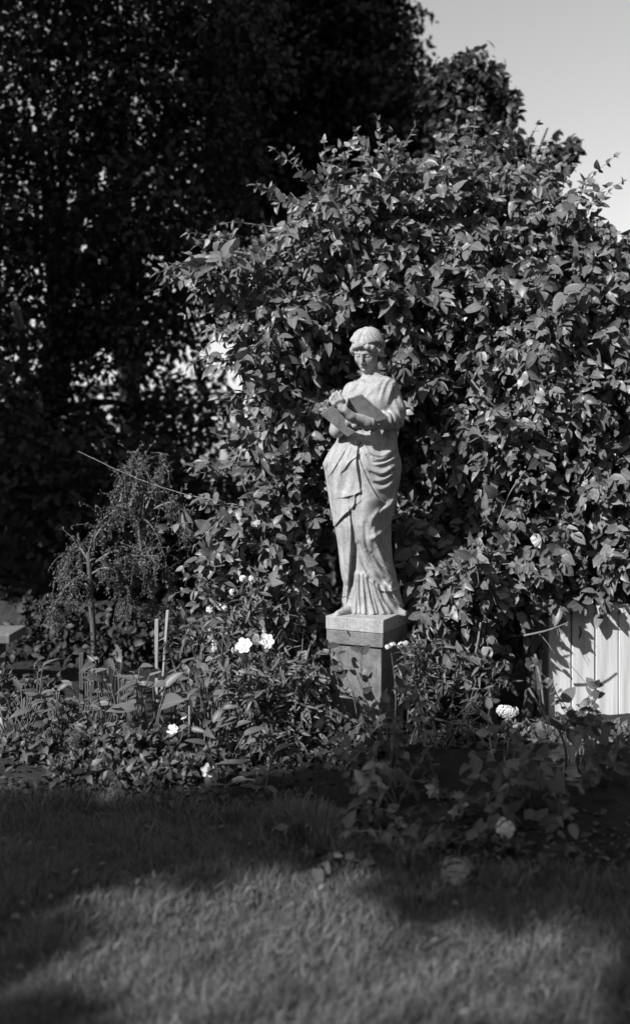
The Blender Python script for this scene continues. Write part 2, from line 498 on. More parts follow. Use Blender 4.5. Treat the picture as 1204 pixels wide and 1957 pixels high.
    tilt = np.interp(z, [fz(1100), fz(900), fz(840), fz(780), fz(720)], [.0, .10, .22, .34, .30]).astype(np.float32)   # chest turned towards the book
    def robe(X, Y, Z):
        Y = Y + tilt * (X - cxl)
        ry = np.where(Y < 0, yf.astype(np.float32), yb.astype(np.float32))
        u = (X - cxl) / rx; v = Y / ry
        k0 = np.sqrt(u * u + v * v) + 1e-6
        k1 = np.sqrt((u / rx) ** 2 + (v / ry) ** 2) + 1e-6
        d = k0 * (k0 - 1) / k1
        front = np.clip(.5 - Y / .05, 0, 1)
        ang = np.arctan2(u, v)
        back = (.010 * np.sin(ang * 13 + Z * 5) + .006 * np.sin(ang * 23 - Z * 9)) * np.clip((fz(835) - Z) / .2, .15, 1)
        d = d - H[:, None, :] * front - back * (1 - front)
        return d
    add(lambda X, Y, Z: np.maximum(robe(X, Y, Z), Z - fz(704)), (gx[0], gy[0], gz[0]), (gx[-1], gy[-1], gz[-1]), 0)

    # knot at the girdle
    ell(fp(683, 843, -.10), (.016, .014, .014), .01)
    # bust under the mantle
    ell(fp(684, 768, -.095), (.042, .04, .042), .03)
    ell(fp(722, 770, -.090), (.045, .04, .044), .03)
    # her right arm (image left): shoulder, upper arm, elbow, forearm behind the book
    cone(fp(674, 744, .0), fp(650, 800, -.02), .046, .046, .03)
    cone(fp(650, 800, -.02), fp(644, 822, -.05), .046, .038, .02)
    cone(fp(644, 822, -.05), fp(668, 806, -.19), .038, .026, .015)
    # mantle over her left shoulder and upper arm (image right)
    fold = lambda X, Y, Z, t: .0032 * np.sin((X - .4) * 150 + Z * 60) * np.clip(t * 1.5, 0, 1)
    cone(fp(746, 742, -.014), fp(749, 783, -.036), .054, .076, .02, disp=fold)
    cone(fp(750, 783, -.035), fp(749, 799, -.045), .076, .072, .01, disp=fold)
    cone(fp(738, 728, .01), fp(708, 727, .02), .036, .034, .02)
    # her left forearm crossing to the book, bunched sleeve
    cone(fp(744, 804, -.120), fp(700, 808, -.195), .046, .036, .02, disp=lambda X, Y, Z, t: .004 * np.sin(t * 26))
    cone(fp(700, 808, -.195), fp(668, 798, -.240), .034, .021, .012)
    for px_, py_, r_ in ((679, 806, .030), (689, 809, .031), (702, 810, .034), (716, 812, .036)):
        a = fp(px_, py_ - 8, -.217 + (px_ - 679) * .0018); b = fp(px_ - 3, py_ + 8, -.217 + (px_ - 679) * .0018)
        cone(a, b, r_ * .55, r_ * .62, .006)
    ell(fp(727, 815, -.165), (.012, .02, .02), .008)
    # hand on the book: palm, four fingers over its edge, thumb
    cone(fp(669, 798, -.240), fp(657, 787, -.257), .021, .021, .012)
    ell(fp(650, 781, -.261), (.029, .014, .023), .012, rot=np.array(norm([(.72, 0, -.69), (0, 1, 0), (.69, 0, .72)])))
    for kx, ky, mx, my, tx, ty in ((637, 777, 630, 770, 631, 764), (641, 772, 634, 763, 636, 757), (646, 769, 640, 758, 643, 753), (651, 768, 647, 757, 650, 752)):
        cone(fp(kx + 3, ky + 3, -.265), fp(kx, ky, -.271), .0105, .0100, .006)
        cone(fp(kx, ky, -.271), fp(mx, my, -.265), .0098, .0086, .003)
        cone(fp(mx, my, -.265), fp(tx, ty, -.243), .0086, .0075, .003)
    cone(fp(657, 783, -.259), fp(660, 774, -.257), .0115, .010, .006)
    cone(fp(660, 774, -.257), fp(662, 766, -.251), .0098, .008, .003)

    # --- head: turned and bowed towards the book
    yaw, pit = R(27), R(25)
    fw = np.array([-math.sin(yaw) * math.cos(pit), -math.cos(yaw) * math.cos(pit), -math.sin(pit)])
    rt = np.array([math.cos(yaw), -math.sin(yaw), 0.0])
    up = np.cross(rt, fw)
    if up[2] < 0: up = -up
    roll = R(4); rt, up = rt * math.cos(roll) - up * math.sin(roll), up * math.cos(roll) + rt * math.sin(roll)
    O = fp(704, 667.5, -.015)
    ax = np.array([rt, fw, up])
    def hp(a, b, c): return O + rt * a + fw * b + up * c
    neck_a = fp(711, 728, .012)
    cone(neck_a, hp(0, -.005, -.055), .048, .043, .02)
    ell(hp(0, -.005, .035), (.073, .088, .080), .01, ax)           # cranium
    ell(hp(0, .026, -.020), (.058, .056, .072), .02, ax)           # face
    ell(hp(0, .042, -.066), (.034, .038, .028), .025, ax)          # jaw
    ell(hp(0, .070, -.082), (.015, .013, .013), .016, ax)          # chin
    for s_ in (-1, 1):
        ell(hp(s_ * .031, .054, -.026), (.022, .022, .024), .018, ax)   # cheek
        cone(hp(s_ * .010, .083, .012), hp(s_ * .046, .063, .012), .0075, .0065, .010)   # brow
        ell(hp(s_ * .027, .088, -.003), (.016, .014, .0095), .010, ax, sub=True)         # socket
        ell(hp(s_ * .027, .069, -.004), (.0135, .0125, .0095), .004, ax)                 # eyeball
        cone(hp(s_ * .015, .080, .000), hp(s_ * .040, .069, .000), .0042, .0036, .003)   # upper lid
        cone(hp(s_ * .016, .076, -.012), hp(s_ * .037, .068, -.011), .0030, .0026, .003)
        ell(hp(s_ * .0085, .088, -.039), (.007, .008, .006), .004, ax)                   # nostril wing
    cone(hp(0, .080, .012), hp(0, .101, -.034), .0085, .0098, .007)                      # nose
    ell(hp(0, .099, -.038), (.0095, .009, .007), .005, ax)
    cone(hp(-.017, .074, -.057), hp(0, .086, -.0545), .0040, .0062, .005)
    cone(hp(.017, .074, -.057), hp(0, .086, -.0545), .0040, .0062, .005)
    cone(hp(-.013, .075, -.064), hp(.013, .075, -.064), .0062, .0062, .005)
    ell(hp(0, .089, -.0600), (.020, .008, .0013), .002, ax, sub=True)
    ell(hp(0, .084, -.072), (.014, .008, .0045), .006, ax, sub=True)
    # hair: waved cap parted in the middle, rolled back from the face, knot behind
    def waves(a, b, c):
        th = np.arctan2(a, c + .02)
        return (-.0038 * np.sin(np.abs(th) * 5 + b * 95 + 1.2 * np.sin(b * 45)) - .0022 * np.sin(np.arctan2(a, b + .03) * 24 + c * 55 + 1.5 * np.sin(c * 80)) * np.clip((.125 - c) / .05, .15, 1)
                + .004 * np.exp(-(a / .006) ** 2))
    def hair(X, Y, Z):
        x, y, z_ = X - O[0], Y - O[1], Z - O[2]
        a = rt[0] * x + rt[1] * y + rt[2] * z_; b = fw[0] * x + fw[1] * y + fw[2] * z_; c = up[0] * x + up[1] * y + up[2] * z_
        ra, rb, rc = .092, .104, .097; c0, b0 = c - .028, b + .004
        k0 = np.sqrt((a / ra) ** 2 + (b0 / rb) ** 2 + (c0 / rc) ** 2); k1 = np.sqrt((a / ra ** 2) ** 2 + (b0 / rb ** 2) ** 2 + (c0 / rc ** 2) ** 2) + 1e-6
        d = k0 * (k0 - 1) / k1 + waves(a, b, c)
        cut = (b - .070 + np.abs(a) * .95 - (c - .035) * 1.4) * .55      # opens in front of the face
        low = (-.055 - c + np.maximum(b, 0) * .6) * .9
        return np.maximum(np.maximum(d, cut), low)
    add(hair, O - .16, O + .16, .004)
    k = 0
    for s_ in (-1, 1):
        path = spline([(s_ * .004, .083, .064), (s_ * .030, .083, .052), (s_ * .056, .066, .036), (s_ * .074, .042, .016), (s_ * .082, .014, -.004), (s_ * .080, -.014, -.016)], 13)
        for i in range(12):
            p, q = path[i] * np.array([.93, .96, 1]), path[i + 1] * np.array([.93, .96, 1]); k += 1
            r_ = .0105 + .0050 * math.sin(i * 2.5 + s_) + .006 * (i / 12)
            off = np.array([0, .004 * math.sin(i * 2.6), .004 * math.cos(i * 2.6)])
            cone(hp(*(p + off)), hp(*(q - off)), r_, r_ * .75, .0045)
        for i in range(9):                                          # locks swept back over the roll
            f_ = .15 + i * .1; p = path[int(f_ * 12)]
            cone(hp(*(p * np.array([1, 1.02, 1]) + np.array([0, .003, .008]))), hp(p[0] * 1.06, p[1] - .045, p[2] + .042), .0040, .0024, .005)
        for i in range(4):                                          # curls by the ear
            cone(hp(s_ * (.076 - i * .003), .012 - i * .014, -.010 - i * .008), hp(s_ * (.082 - i * .002), -.002 - i * .014, -.026 - i * .006), .011, .007, .003)
    ell(hp(.0, -.105, .018), (.045, .04, .042), .01, ax, disp=lambda a, b, c: .004 * np.sin(a * 200 + c * 120))
    # feet and hem on the slab
    cone(fp(664, 1167, -.07), fp(645, 1171, -.135), .026, .019, .012)
    for i in range(4):
        cone(fp(649 - i * 2.4, 1171, -.135 + i * .004), fp(641.5 - i * 2.2, 1173, -.152 + i * .010), .0085, .0065, .003)
    cone(fp(752, 1166, -.05), fp(771, 1172, -.085), .028, .018, .012)
    for i in range(4):
        cone(fp(766 + i * 2, 1172, -.09 + i * .008), fp(773 + i * 2.0, 1174, -.101 + i * .010), .008, .006, .003)
    # chips in the shoulder
    for px_, py_ in ((737, 726.5), (751, 735)):
        s = sl(fp(px_ - 8, py_ + 8, -.2), fp(px_ + 8, py_ - 8, .05)); sub_ = Fv[s]
        inside = (sub_ < 0).any(axis=1)
        ii, kk = sub_.shape[0] // 2, sub_.shape[2] // 2
        col = np.where(sub_[ii, :, kk] < 0)[0]
        if len(col):
            ell((fx(px_), gy[s[1]][col[0]], fz(py_)), (.0055, .006, .0055), .002, sub=True)

    # --- surface nets
    ins = Fv < 0
    c = np.zeros(tuple(n - 1 for n in Fv.shape), np.int8)
    for i in (0, 1):
        for j in (0, 1):
            for k_ in (0, 1):
                c += ins[i:i + c.shape[0], j:j + c.shape[1], k_:k_ + c.shape[2]]
    act = np.argwhere((c > 0) & (c < 8))
    ids = np.full(c.shape, -1, np.int32); ids[tuple(act.T)] = np.arange(len(act))
    acc = np.zeros((len(act), 3)); cnt = np.zeros(len(act))
    corners = [(i, j, k_) for i in (0, 1) for j in (0, 1) for k_ in (0, 1)]
    for a in corners:
        for axn in range(3):
            if a[axn]: continue
            b = list(a); b[axn] = 1
            va = Fv[tuple((act + a).T)]; vb = Fv[tuple((act + b).T)]
            m = (va < 0) != (vb < 0)
            t = np.where(m, va / np.where(m, va - vb, 1), 0)
            p = np.repeat(np.array(a, float)[None], len(act), 0); p[:, axn] = t
            acc[m] += p[m]; cnt[m] += 1
    V = act + acc / cnt[:, None]
    V = np.array([gx[0], gy[0] + SY, gz[0]]) + V * h
    quads = []
    for axn in range(3):
        o1, o2 = [(1, 2), (2, 0), (0, 1)][axn]
        sa = [slice(None)] * 3; sb = [slice(None)] * 3; sa[axn] = slice(0, -1); sb[axn] = slice(1, None)
        A, B = ins[tuple(sa)], ins[tuple(sb)]
        e = np.argwhere(A != B)
        ok = (e[:, o1] > 0) & (e[:, o2] > 0) & (e[:, o1] < c.shape[o1]) & (e[:, o2] < c.shape[o2]); e = e[ok]
        d1 = np.zeros(3, int); d1[o1] = 1; d2 = np.zeros(3, int); d2[o2] = 1
        q = np.stack([ids[tuple((e - d1 - d2).T)], ids[tuple((e - d2).T)], ids[tuple(e.T)], ids[tuple((e - d1).T)]], 1)
        fl = A[tuple(e.T)]
        q[~fl] = q[~fl][:, ::-1]
        quads.append(q)
    Q = np.concatenate(quads)
    return np_mesh('figure', V, Q)

# slab under the figure and pedestal, turned 26 degrees
PC = np.array([.28, 5.025]); PR = R(-26)
statue = empty('statue', (PC[0], PC[1], TOP - .071), 'pale stone statue of a robed woman bowing her head over an open book', 'statue')
link('figure', sculpt(), M['statue'], statue)

def turned(name, sx, sy, z0, hgt, mat, parent, **kw):
    o = link(name, box_mesh(name, sx, sy, hgt, **kw), mat, parent)
    o.matrix_parent_inverse = Matrix.Identity(4)
    o.location = (PC[0] - parent.location.x, PC[1] - parent.location.y, z0 - parent.location.z)
    o.rotation_euler = (0, 0, PR)
    return o
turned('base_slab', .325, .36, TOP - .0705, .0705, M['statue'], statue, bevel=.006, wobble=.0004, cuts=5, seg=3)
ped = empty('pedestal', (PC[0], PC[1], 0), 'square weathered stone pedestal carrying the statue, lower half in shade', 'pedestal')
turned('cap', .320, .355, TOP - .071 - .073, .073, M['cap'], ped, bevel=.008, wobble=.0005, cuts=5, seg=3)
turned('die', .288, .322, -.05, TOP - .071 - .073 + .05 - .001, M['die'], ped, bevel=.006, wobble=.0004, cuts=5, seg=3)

def hexa(name, c8, mat, parent, bev=.0025):
    bm = bmesh.new()
    vs = [bm.verts.new(Vector(v)) for v in c8]
    for f in ((0, 1, 2, 3), (4, 5, 6, 7), (0, 1, 5, 4), (1, 2, 6, 5), (2, 3, 7, 6), (3, 0, 4, 7)):
        bm.faces.new([vs[i] for i in f])
    bmesh.ops.recalc_face_normals(bm, faces=bm.faces[:])
    bmesh.ops.bevel(bm, geom=bm.edges[:], offset=bev, segments=2, affect='EDGES')
    me = bpy.data.meshes.new(name); bm.to_mesh(me); bm.free()
    return link(name, me, mat, parent)

def book():
    s0 = fp(645, 772, SY - .230)
    w = np.array([52 * PXM, .045, -(43 * PXM)])                   # along the spine
    halves = []
    for v in (np.array([-34 * PXM, .02, -21 * PXM]), np.array([41 * PXM, -.055, 13 * PXM])):
        n = np.cross(w, v); n = norm(n)
        if n[1] < 0: n = -n                                            # thickness runs away from the camera
        halves.append((v, n))
    cov = None
    for i, (v, n) in enumerate(halves):
        def slab(u0, u1, t0, t1, e0, e1):
            q = [s0 + w * a + v * b for a, b in ((e0, u0), (e1, u0), (e1, u1), (e0, u1))]
            return [p + n * t0 for p in q] + [p + n * t1 for p in q]
        o = hexa('book_cover', slab(0, 1, 0, .008, 0, 1), M['book'], statue)
        hexa('page_block', slab(.02, .95, .0078, (.036, .050)[i], .025, .975), M['statue'], o, .004).matrix_parent_inverse = Matrix.Translation(statue.location).inverted()
book()

# ------------------------------------------------------------------ leaves
def leaf_template(rows, width, fold, curl, tipsharp=1.0, wave=0.0, base=.35):
    """ovate leaf along +y, unit length, uv in x (0..1) and y"""
    v = np.linspace(0, 1, rows)
    wd = width * .5 * (np.sin(math.pi * v ** (base * 2)) ** .62) * (1 - v ** 6 * .3)
    wd = np.maximum(wd, .002); wd[-1] = .001
    P, U = [], []
    for i in range(rows):
        zc = -curl * (v[i] ** 2) + wave * math.sin(v[i] * 9)
        P += [(-wd[i], v[i] - .04 * fold, zc + wd[i] * fold), (0, v[i], zc), (wd[i], v[i] - .04 * fold, zc + wd[i] * fold * .8)]
        U += [(.5 - .5 * wd[i] / (width * .5), v[i]), (.5, v[i]), (.5 + .5 * wd[i] / (width * .5), v[i])]
    Fq = []
    for i in range(rows - 1):
        a = i * 3
        Fq += [(a, a + 1, a + 4, a + 3), (a + 1, a + 2, a + 5, a + 4)]
    return np.array(P, float), np.array(U, float), np.array(Fq)

LT = {
    'ovate': [leaf_template(6, .52, .45, .18), leaf_template(6, .58, .3, .3, wave=.02), leaf_template(6, .48, .7, .1), leaf_template(6, .55, .2, .42, wave=.03), leaf_template(6, .66, .25, .25), leaf_template(6, .42, .55, .5, wave=.04), leaf_template(6, .6, .1, .1, wave=.05)],
    'ovlow': [leaf_template(4, .54, .4, .2), leaf_template(4, .58, .25, .35)],
    'lance': [leaf_template(5, .2, .5, .35), leaf_template(5, .18, .4, .6), leaf_template(5, .22, .6, .15)],
    'long': [leaf_template(6, .33, .45, .35), leaf_template(6, .36, .3, .55, wave=.02), leaf_template(6, .30, .6, .2)],
    'tiny': [leaf_template(3, .45, .4, .2)],
    'blade': [leaf_template(3, .055, .3, .35, base=.3), leaf_template(3, .045, .3, .7, base=.3), leaf_template(3, .07, .3, .15, base=.3)],
}

def blade_template(w, curl):
    P = np.array([(-w / 2, 0, 0), (w / 2, 0, 0), (-w * .4, .55, -curl * .3), (w * .4, .55, -curl * .3), (-.004, 1, -curl), (.004, .99, -curl)])
    return P, np.array([(0, 0), (1, 0), (0, .5), (1, .5), (.5, 1), (.5, 1)], float), np.array([(0, 1, 3, 2), (2, 3, 5, 4)])
LT['blade'] = [blade_template(.055, .35), blade_template(.045, .7), blade_template(.07, .15)]
def fleck_template(w, fold, sk):
    return np.array([(0, 0, 0), (w / 2, .45 + sk, fold), (0, 1, -.1), (-w / 2, .45 - sk, fold)], float), np.array([(.5, 0), (1, .5), (.5, 1), (0, .5)], float), np.array([(0, 1, 2, 3)])
LT['fleck'] = [fleck_template(.62, .12, .06), fleck_template(.7, .05, -.08), fleck_template(.55, .2, 0)]

def frames(pos, axis, nrm, size, wf=None):
    axis = norm(axis); nrm = nrm - (nrm * axis).sum(-1, keepdims=True) * axis; nrm = norm(nrm)
    side = np.cross(axis, nrm)
    return np.asarray(pos, float), axis, nrm, side, np.asarray(size, float)

def leaf_mass(name, kind, pos, axis, nrm, size, mat, parent, stuff=True):
    """many leaves joined into one part"""
    pos, A, N, B, s = frames(pos, axis, nrm, size)
    tl = LT[kind]; which = np.arange(len(pos)) % len(tl)
    V, Fc, UV, off = [], [], [], 0
    for i, (P, U, Q) in enumerate(tl):
        m = which == i
        if not m.any(): continue
        vv = pos[m][:, None] + s[m][:, None, None] * (P[None, :, 0, None] * B[m][:, None] + P[None, :, 1, None] * A[m][:, None] + P[None, :, 2, None] * N[m][:, None])
        n, k = vv.shape[:2]
        V.append(vv.reshape(-1, 3)); UV.append(np.tile(U, (n, 1)))
        Fc.append((Q[None] + (np.arange(n) * k)[:, None, None] + off).reshape(-1, 4)); off += n * k
    o = link(name, np_mesh(name, np.concatenate(V), np.concatenate(Fc), np.concatenate(UV)), mat, parent)
    if stuff: o['kind'] = 'stuff'
    return o

_tm = {}
def leaf_objects(name, kind, pos, axis, nrm, size, mat, parent):
    """each leaf an object of its own, sharing mesh data"""
    pos, A, N, B, s = frames(pos, axis, nrm, size)
    key = (kind, mat.name, name)
    if key not in _tm:
        ms = []
        for P, U, Q in LT[kind]:
            me = np_mesh(name, P, Q, U); me.materials.append(mat); ms.append(me)
        _tm[key] = ms
    inv = Matrix.Translation(parent.location).inverted()
    for i in range(len(pos)):
        o = bpy.data.objects.new(name, _tm[key][i % len(_tm[key])])
        COL.objects.link(o); o.parent = parent; o.matrix_parent_inverse = inv
        b, a, n = B[i] * s[i], A[i] * s[i], N[i] * s[i]; p = pos[i]
        o.matrix_basis = Matrix(((b[0], a[0], n[0], p[0]), (b[1], a[1], n[1], p[1]), (b[2], a[2], n[2], p[2]), (0, 0, 0, 1)))

def rv(n, s=1.0): return rng.normal(0, s, (n, 3))

def sprigs(start, direc, npairs, step, lsize, droop=.5, face=(-.35, -.75, .55), spread=.8, rnd=.45):
    """opposite leaves along arching shoots; returns leaves and stem paths"""
    n = len(start); start = np.asarray(start, float); d = norm(direc)
    P, A, N, Sz, own, paths = [], [], [], [], [], []
    p = start.copy(); pts = [p.copy()]
    up = np.array(face, float)
    for k in range(npairs):
        d = norm(d + np.array([0, 0, -droop / npairs]) + rv(n, .12)); p = p + d * step * rng.uniform(.8, 1.2, (n, 1)); pts.append(p.copy())
        sd = norm(np.cross(d, norm(rv(n) + np.array([0, .2, 1.0]))))
        if k % 2: sd = norm(np.cross(d, sd) + .4 * sd)
        for sg in (-1, 1):
            a = norm(d * .55 + sd * sg * spread + rv(n, .22) + np.array([0, 0, -.22]))
            nn = norm(np.array(up)[None] + rv(n, rnd))
            P.append(p.copy()); A.append(a); N.append(nn)
            Sz.append(lsize * np.clip(rng.normal(.85, .24, n), .4, 1.4) * (1 - .4 * (k / npairs) ** 2)); own.append(np.full(n, k))
    P.append(p.copy()); A.append(d); N.append(norm(up[None] + rv(n, rnd))); Sz.append(lsize * rng.uniform(.5, .9, n)); own.append(np.full(n, npairs))
    pts = np.stack(pts, 1)
    for i in range(n): paths.append((pts[i], np.linspace(.0032, .0014, npairs + 1)))
    return np.concatenate(P), np.concatenate(A), np.concatenate(N), np.concatenate(Sz), paths

def in_poly(px, py, poly):
    poly = np.asarray(poly, float); x0, y0 = poly[:, 0], poly[:, 1]; x1, y1 = np.roll(x0, -1), np.roll(y0, -1)
    c = np.zeros(np.shape(px), int)
    for a, b, c_, d in zip(x0, y0, x1, y1):
        c += ((b > py) != (d > py)) & (px < (c_ - a) * (py - b) / (d - b + 1e-9) + a)
    return c % 2 == 1

def pick_poly(poly, n):
    poly = np.asarray(poly, float); lo, hi = poly.min(0), poly.max(0); out = np.zeros((0, 2))
    while len(out) < n:
        q = rng.uniform(lo, hi, (n * 2, 2)); out = np.concatenate([out, q[in_poly(q[:, 0], q[:, 1], poly)]])
    return out[:n]

def lift(q, D):
    return np.stack([(q[:, 0] - CX) / F * D, D, EYE - (q[:, 1] - HY) / F * D], 1)

# keep leaves off the statue's and pedestal's front
STAT = [(655, 620), (745, 620), (750, 700), (785, 720), (795, 830), (785, 960), (765, 1100), (790, 1160), (745, 1195), (742, 1330), (622, 1330), (616, 1175), (640, 1140), (650, 1040), (606, 890), (592, 800), (605, 770), (640, 740)]
def clear_statue(P):
    px, py = pix(P)
    head = (np.hypot((px - 704) / 62, (py - 645) / 62) < 1) & (P[:, 1] < 5.5)      # a dark hollow round the head
    return ~(in_poly(px, py, STAT) & (P[:, 1] < 5.22)) & ~head
def clear_body(P):      # not inside the figure or pedestal either
    c = np.hypot(P[:, 0] - PC[0], P[:, 1] - PC[1] - .04)
    return ~((c < .24) & (P[:, 2] < 2.25))
BLOOMS = [(490, 1000, 14), (447, 1132, 14), (466, 1108, 14), (403, 1166, 16), (427, 1162, 16), (575, 1152, 13), (412, 1234, 16), (450, 1242, 12), (468, 1234, 25), (511, 1226, 25), (331, 1394, 20), (397, 1471, 26), (746, 1236, 15), (770, 1233, 15), (968, 1360, 30), (966, 1585, 32), (872, 1648, 45)]
def clear_blooms(P):
    px, py = pix(P); ok = np.ones(len(P), bool)
    for x, y, r in BLOOMS: ok &= np.hypot(px - x, py - y) > r
    for x, y, D in ((468, 1234, 4.5), (511, 1226, 4.58), (331, 1394, 4.42), (397, 1471, 4.22)):     # and in the sun
        v = P - at(x, y, D); t = v @ S
        ok &= ~((t > .01) & (t < 1.2) & (np.linalg.norm(v - t[:, None] * S, axis=1) < .075))
    return ok
# keep the light's way to the statue free
def clear_sun(P):
    t = (P[:, 1] - 4.85) / S[1]
    px, py = pix(P - S[None] * t[:, None])
    die = (t > .02) & in_poly(px, py, [(605, 1190), (735, 1190), (735, 1330), (600, 1310)])
    t = (P[:, 1] - 5.0) / S[1]
    Q = P - S[None] * t[:, None]
    px, py = pix(Q)
    return ~die & ~((t > .02) & in_poly(px, py, [(600, 615), (790, 615), (800, 830), (770, 1160), (735, 1240), (732, 1315), (618, 1300), (612, 1180), (605, 900)]))

def split_biggest(P, Sz, n, front):
    """the leaves that show largest: big and near the outside of the mass"""
    score = Sz / P[:, 1] * 5 - front * .8
    o = np.argsort(-score)
    return o[:n], o[n:]

# ------------------------------------------------------------------ the climbing vine behind the statue
CTRL = np.array([(450, 500, 5.5), (600, 400, 5.5), (800, 320, 5.75), (1000, 320, 5.9), (1150, 450, 5.75), (520, 700, 5.38), (620, 800, 5.38), (700, 600, 5.42), (805, 840, 5.95), (810, 770, 5.8), (650, 680, 5.6), (745, 690, 5.6),
                 (840, 950, 5.75), (820, 910, 5.9), (900, 850, 5.3), (1050, 700, 5.4), (1180, 800, 5.5), (900, 1100, 5.12), (1050, 1100, 5.38), (1000, 1180, 5.34), (940, 1200, 5.25), (830, 1150, 5.05), (600, 1000, 5.35), (500, 900, 5.3), (480, 1000, 5.05), (430, 1130, 4.95),
                 (540, 1100, 5.0), (450, 1230, 4.85), (550, 1250, 4.85), (590, 1340, 4.8), (850, 1300, 5.0), (1000, 1250, 5.36), (930, 1280, 5.25), (780, 1020, 5.4), (1180, 1050, 5.42), (1120, 1150, 5.42)])
def depth(q):
    d2 = (q[:, None, 0] - CTRL[None, :, 0]) ** 2 + (q[:, None, 1] - CTRL[None, :, 1]) ** 2 + 900
    w = 1 / d2 ** 1.6
    return (w * CTRL[None, :, 2]).sum(1) / w.sum(1) + .10 * np.sin(q[:, 0] * .037 + 1.3 * np.sin(q[:, 1] * .027)) * np.sin(q[:, 1] * .041 + .012 * q[:, 0]) + .05 * np.sin(q[:, 0] * .09 + q[:, 1] * .05) * np.sin(q[:, 1] * .11 - q[:, 0] * .04)

VINE = [(455, 560), (400, 520), (375, 505), (400, 485), (470, 490), (480, 450), (540, 440), (560, 385), (610, 365), (660, 345), (720, 330), (800, 305), (870, 300), (930, 310), (985, 330), (1060, 370), (1130, 425),
        (1260, 480), (1290, 900), (1260, 1140), (1120, 1150), (1040, 1165), (1000, 1250), (900, 1290), (840, 1280), (800, 1200), (790, 1120), (770, 1010), (720, 900), (640, 1000), (600, 1050), (520, 1000), (470, 960), (500, 900), (520, 850), (505, 760), (480, 700), (450, 660), (470, 610)]
vine = empty('climbing_vine', at(930, 1362, 5.6), 'broad climbing vine with glossy oval leaves massed behind the statue', 'vine')
def build_vine():
    q = pick_poly(VINE, 1150)
    D = depth(q)
    st = lift(q, D + .02)
    dirs = np.stack([rng.normal(-.25, .55, len(q)), rng.normal(-.75, .3, len(q)), rng.normal(-.15, .6, len(q))], 1)
    P, A, N, Sz, paths = sprigs(st, dirs, 4, .052, rng.uniform(.055, .118, len(st)), droop=.9)
    # trailing tips that break the outline
    edge = [(560, 390, -.5, .5), (610, 350, -.3, .9), (650, 345, .1, .9), (700, 330, -.1, 1), (725, 335, .15, 1), (770, 320, -.2, .9), (860, 320, -.2, .9), (900, 300, .2, .9), (960, 315, .2, .9), (1010, 340, .4, .9), (1060, 370, .3, .9), (1100, 395, .5, .8),
            (1040, 360, .8, .8), (400, 510, -1, .1), (420, 495, -1, .15), (385, 510, -1, -.15), (430, 530, -1, 0), (455, 460, -1, .3), (470, 585, -1, .1), (460, 640, -.8, .3), (450, 665, -.9, .2), (480, 745, -1, -.2), (500, 830, -1, .1), (470, 870, -.8, .3), (450, 890, -1, .1), (790, 1000, -1, .3), (800, 1090, -1, .2), (795, 985, -.8, .6)]
    for k in range(3):
        e = np.array(edge) + np.array([rng.normal(0, 12, len(edge)), rng.normal(0, 10, len(edge)), rng.normal(0, .2, len(edge)), rng.normal(0, .2, len(edge))]).T
        es = lift(e[:, :2], depth(e[:, :2]) - .03)
        p2 = sprigs(es, np.stack([e[:, 2], rng.normal(-.2, .2, len(e)), e[:, 3]], 1), 4, .045, .075, droop=.25)
        P, A, N, Sz = (np.concatenate([a, b]) for a, b in zip((P, A, N, Sz), p2[:4])); paths += p2[4]
    e = np.array([(600, 372, -.3, 1), (655, 350, -.1, 1), (712, 338, .1, 1), (760, 330, -.3, 1), (830, 318, .1, 1), (905, 310, -.1, 1), (1000, 340, .3, 1), (1090, 395, .5, .8), (540, 440, -.8, .6), (470, 480, -1, .35), (460, 600, -1, .2), (440, 520, -1, -.1), (490, 760, -1, .1), (1130, 430, .5, .8)])
    p2 = sprigs(lift(e[:, :2], depth(e[:, :2])), np.stack([e[:, 2], rng.normal(-.1, .2, len(e)), e[:, 3]], 1), 7, .05, .06, droop=.5)
    P, A, N, Sz = (np.concatenate([a, b]) for a, b in zip((P, A, N, Sz), p2[:4])); paths += p2[4]
    px, py = pix(P)
    surf = P[:, 1] - depth(np.stack([px, py], 1))
    tf = (P[:, 1] - 5.34) / S[1]; fxp, fyp = pix(P - S[None] * tf[:, None])                        # the fence's window of sun
    lane = (tf > 0) & (fxp > 1040) & (fxp < 1175) & (fyp > 1215) & (rng.random(len(P)) < .85)
    ok = clear_statue(P) & clear_body(P) & clear_sun(P) & ~lane
    P, A, N, Sz, surf = P[ok], A[ok], N[ok], Sz[ok], surf[ok]
    # near the middle of the frame a shaded hollow right of the figure
    big, rest = split_biggest(P, Sz * (pix(P)[0] < 1190), 300, np.maximum(surf + .1, 0))
    leaf_objects('leaf', 'ovate', P[big], A[big], N[big], Sz[big], M['vine'], vine)
    leaf_mass('foliage', 'ovate', P[rest], A[rest], N[rest], Sz[rest], M['vine'], vine)
    # inner layers
    q = pick_poly(VINE, 19000); q = q[(q[:, 0] > 520) | (rng.random(len(q)) < .6)]; D = np.minimum(depth(q), 5.75) + rng.uniform(.10, .75, len(q)) ** 1.2; p = lift(q, D)
    ok = clear_statue(p) & clear_body(p); p = p[ok]
    leaf_mass('inner_foliage', 'ovlow', p, rv(len(p)) + np.array([0, -.2, -.5]), rv(len(p), .6) + np.array([-.2, -.8, .4]), rng.uniform(.07, .11, len(p)), M['vine'], vine)
    keep = [pp for pp in paths if clear_statue(pp[0]).all() and clear_body(pp[0]).all() and clear_sun(pp[0]).all()]
    tubes('stem', keep, M['woody'], vine, 4)
    # woody stems: twisted trunk and long bare shoots
    def woody(pts, r0, r1, n=14): return (spline([at(*p) for p in pts], n), np.linspace(r0, r1, n))
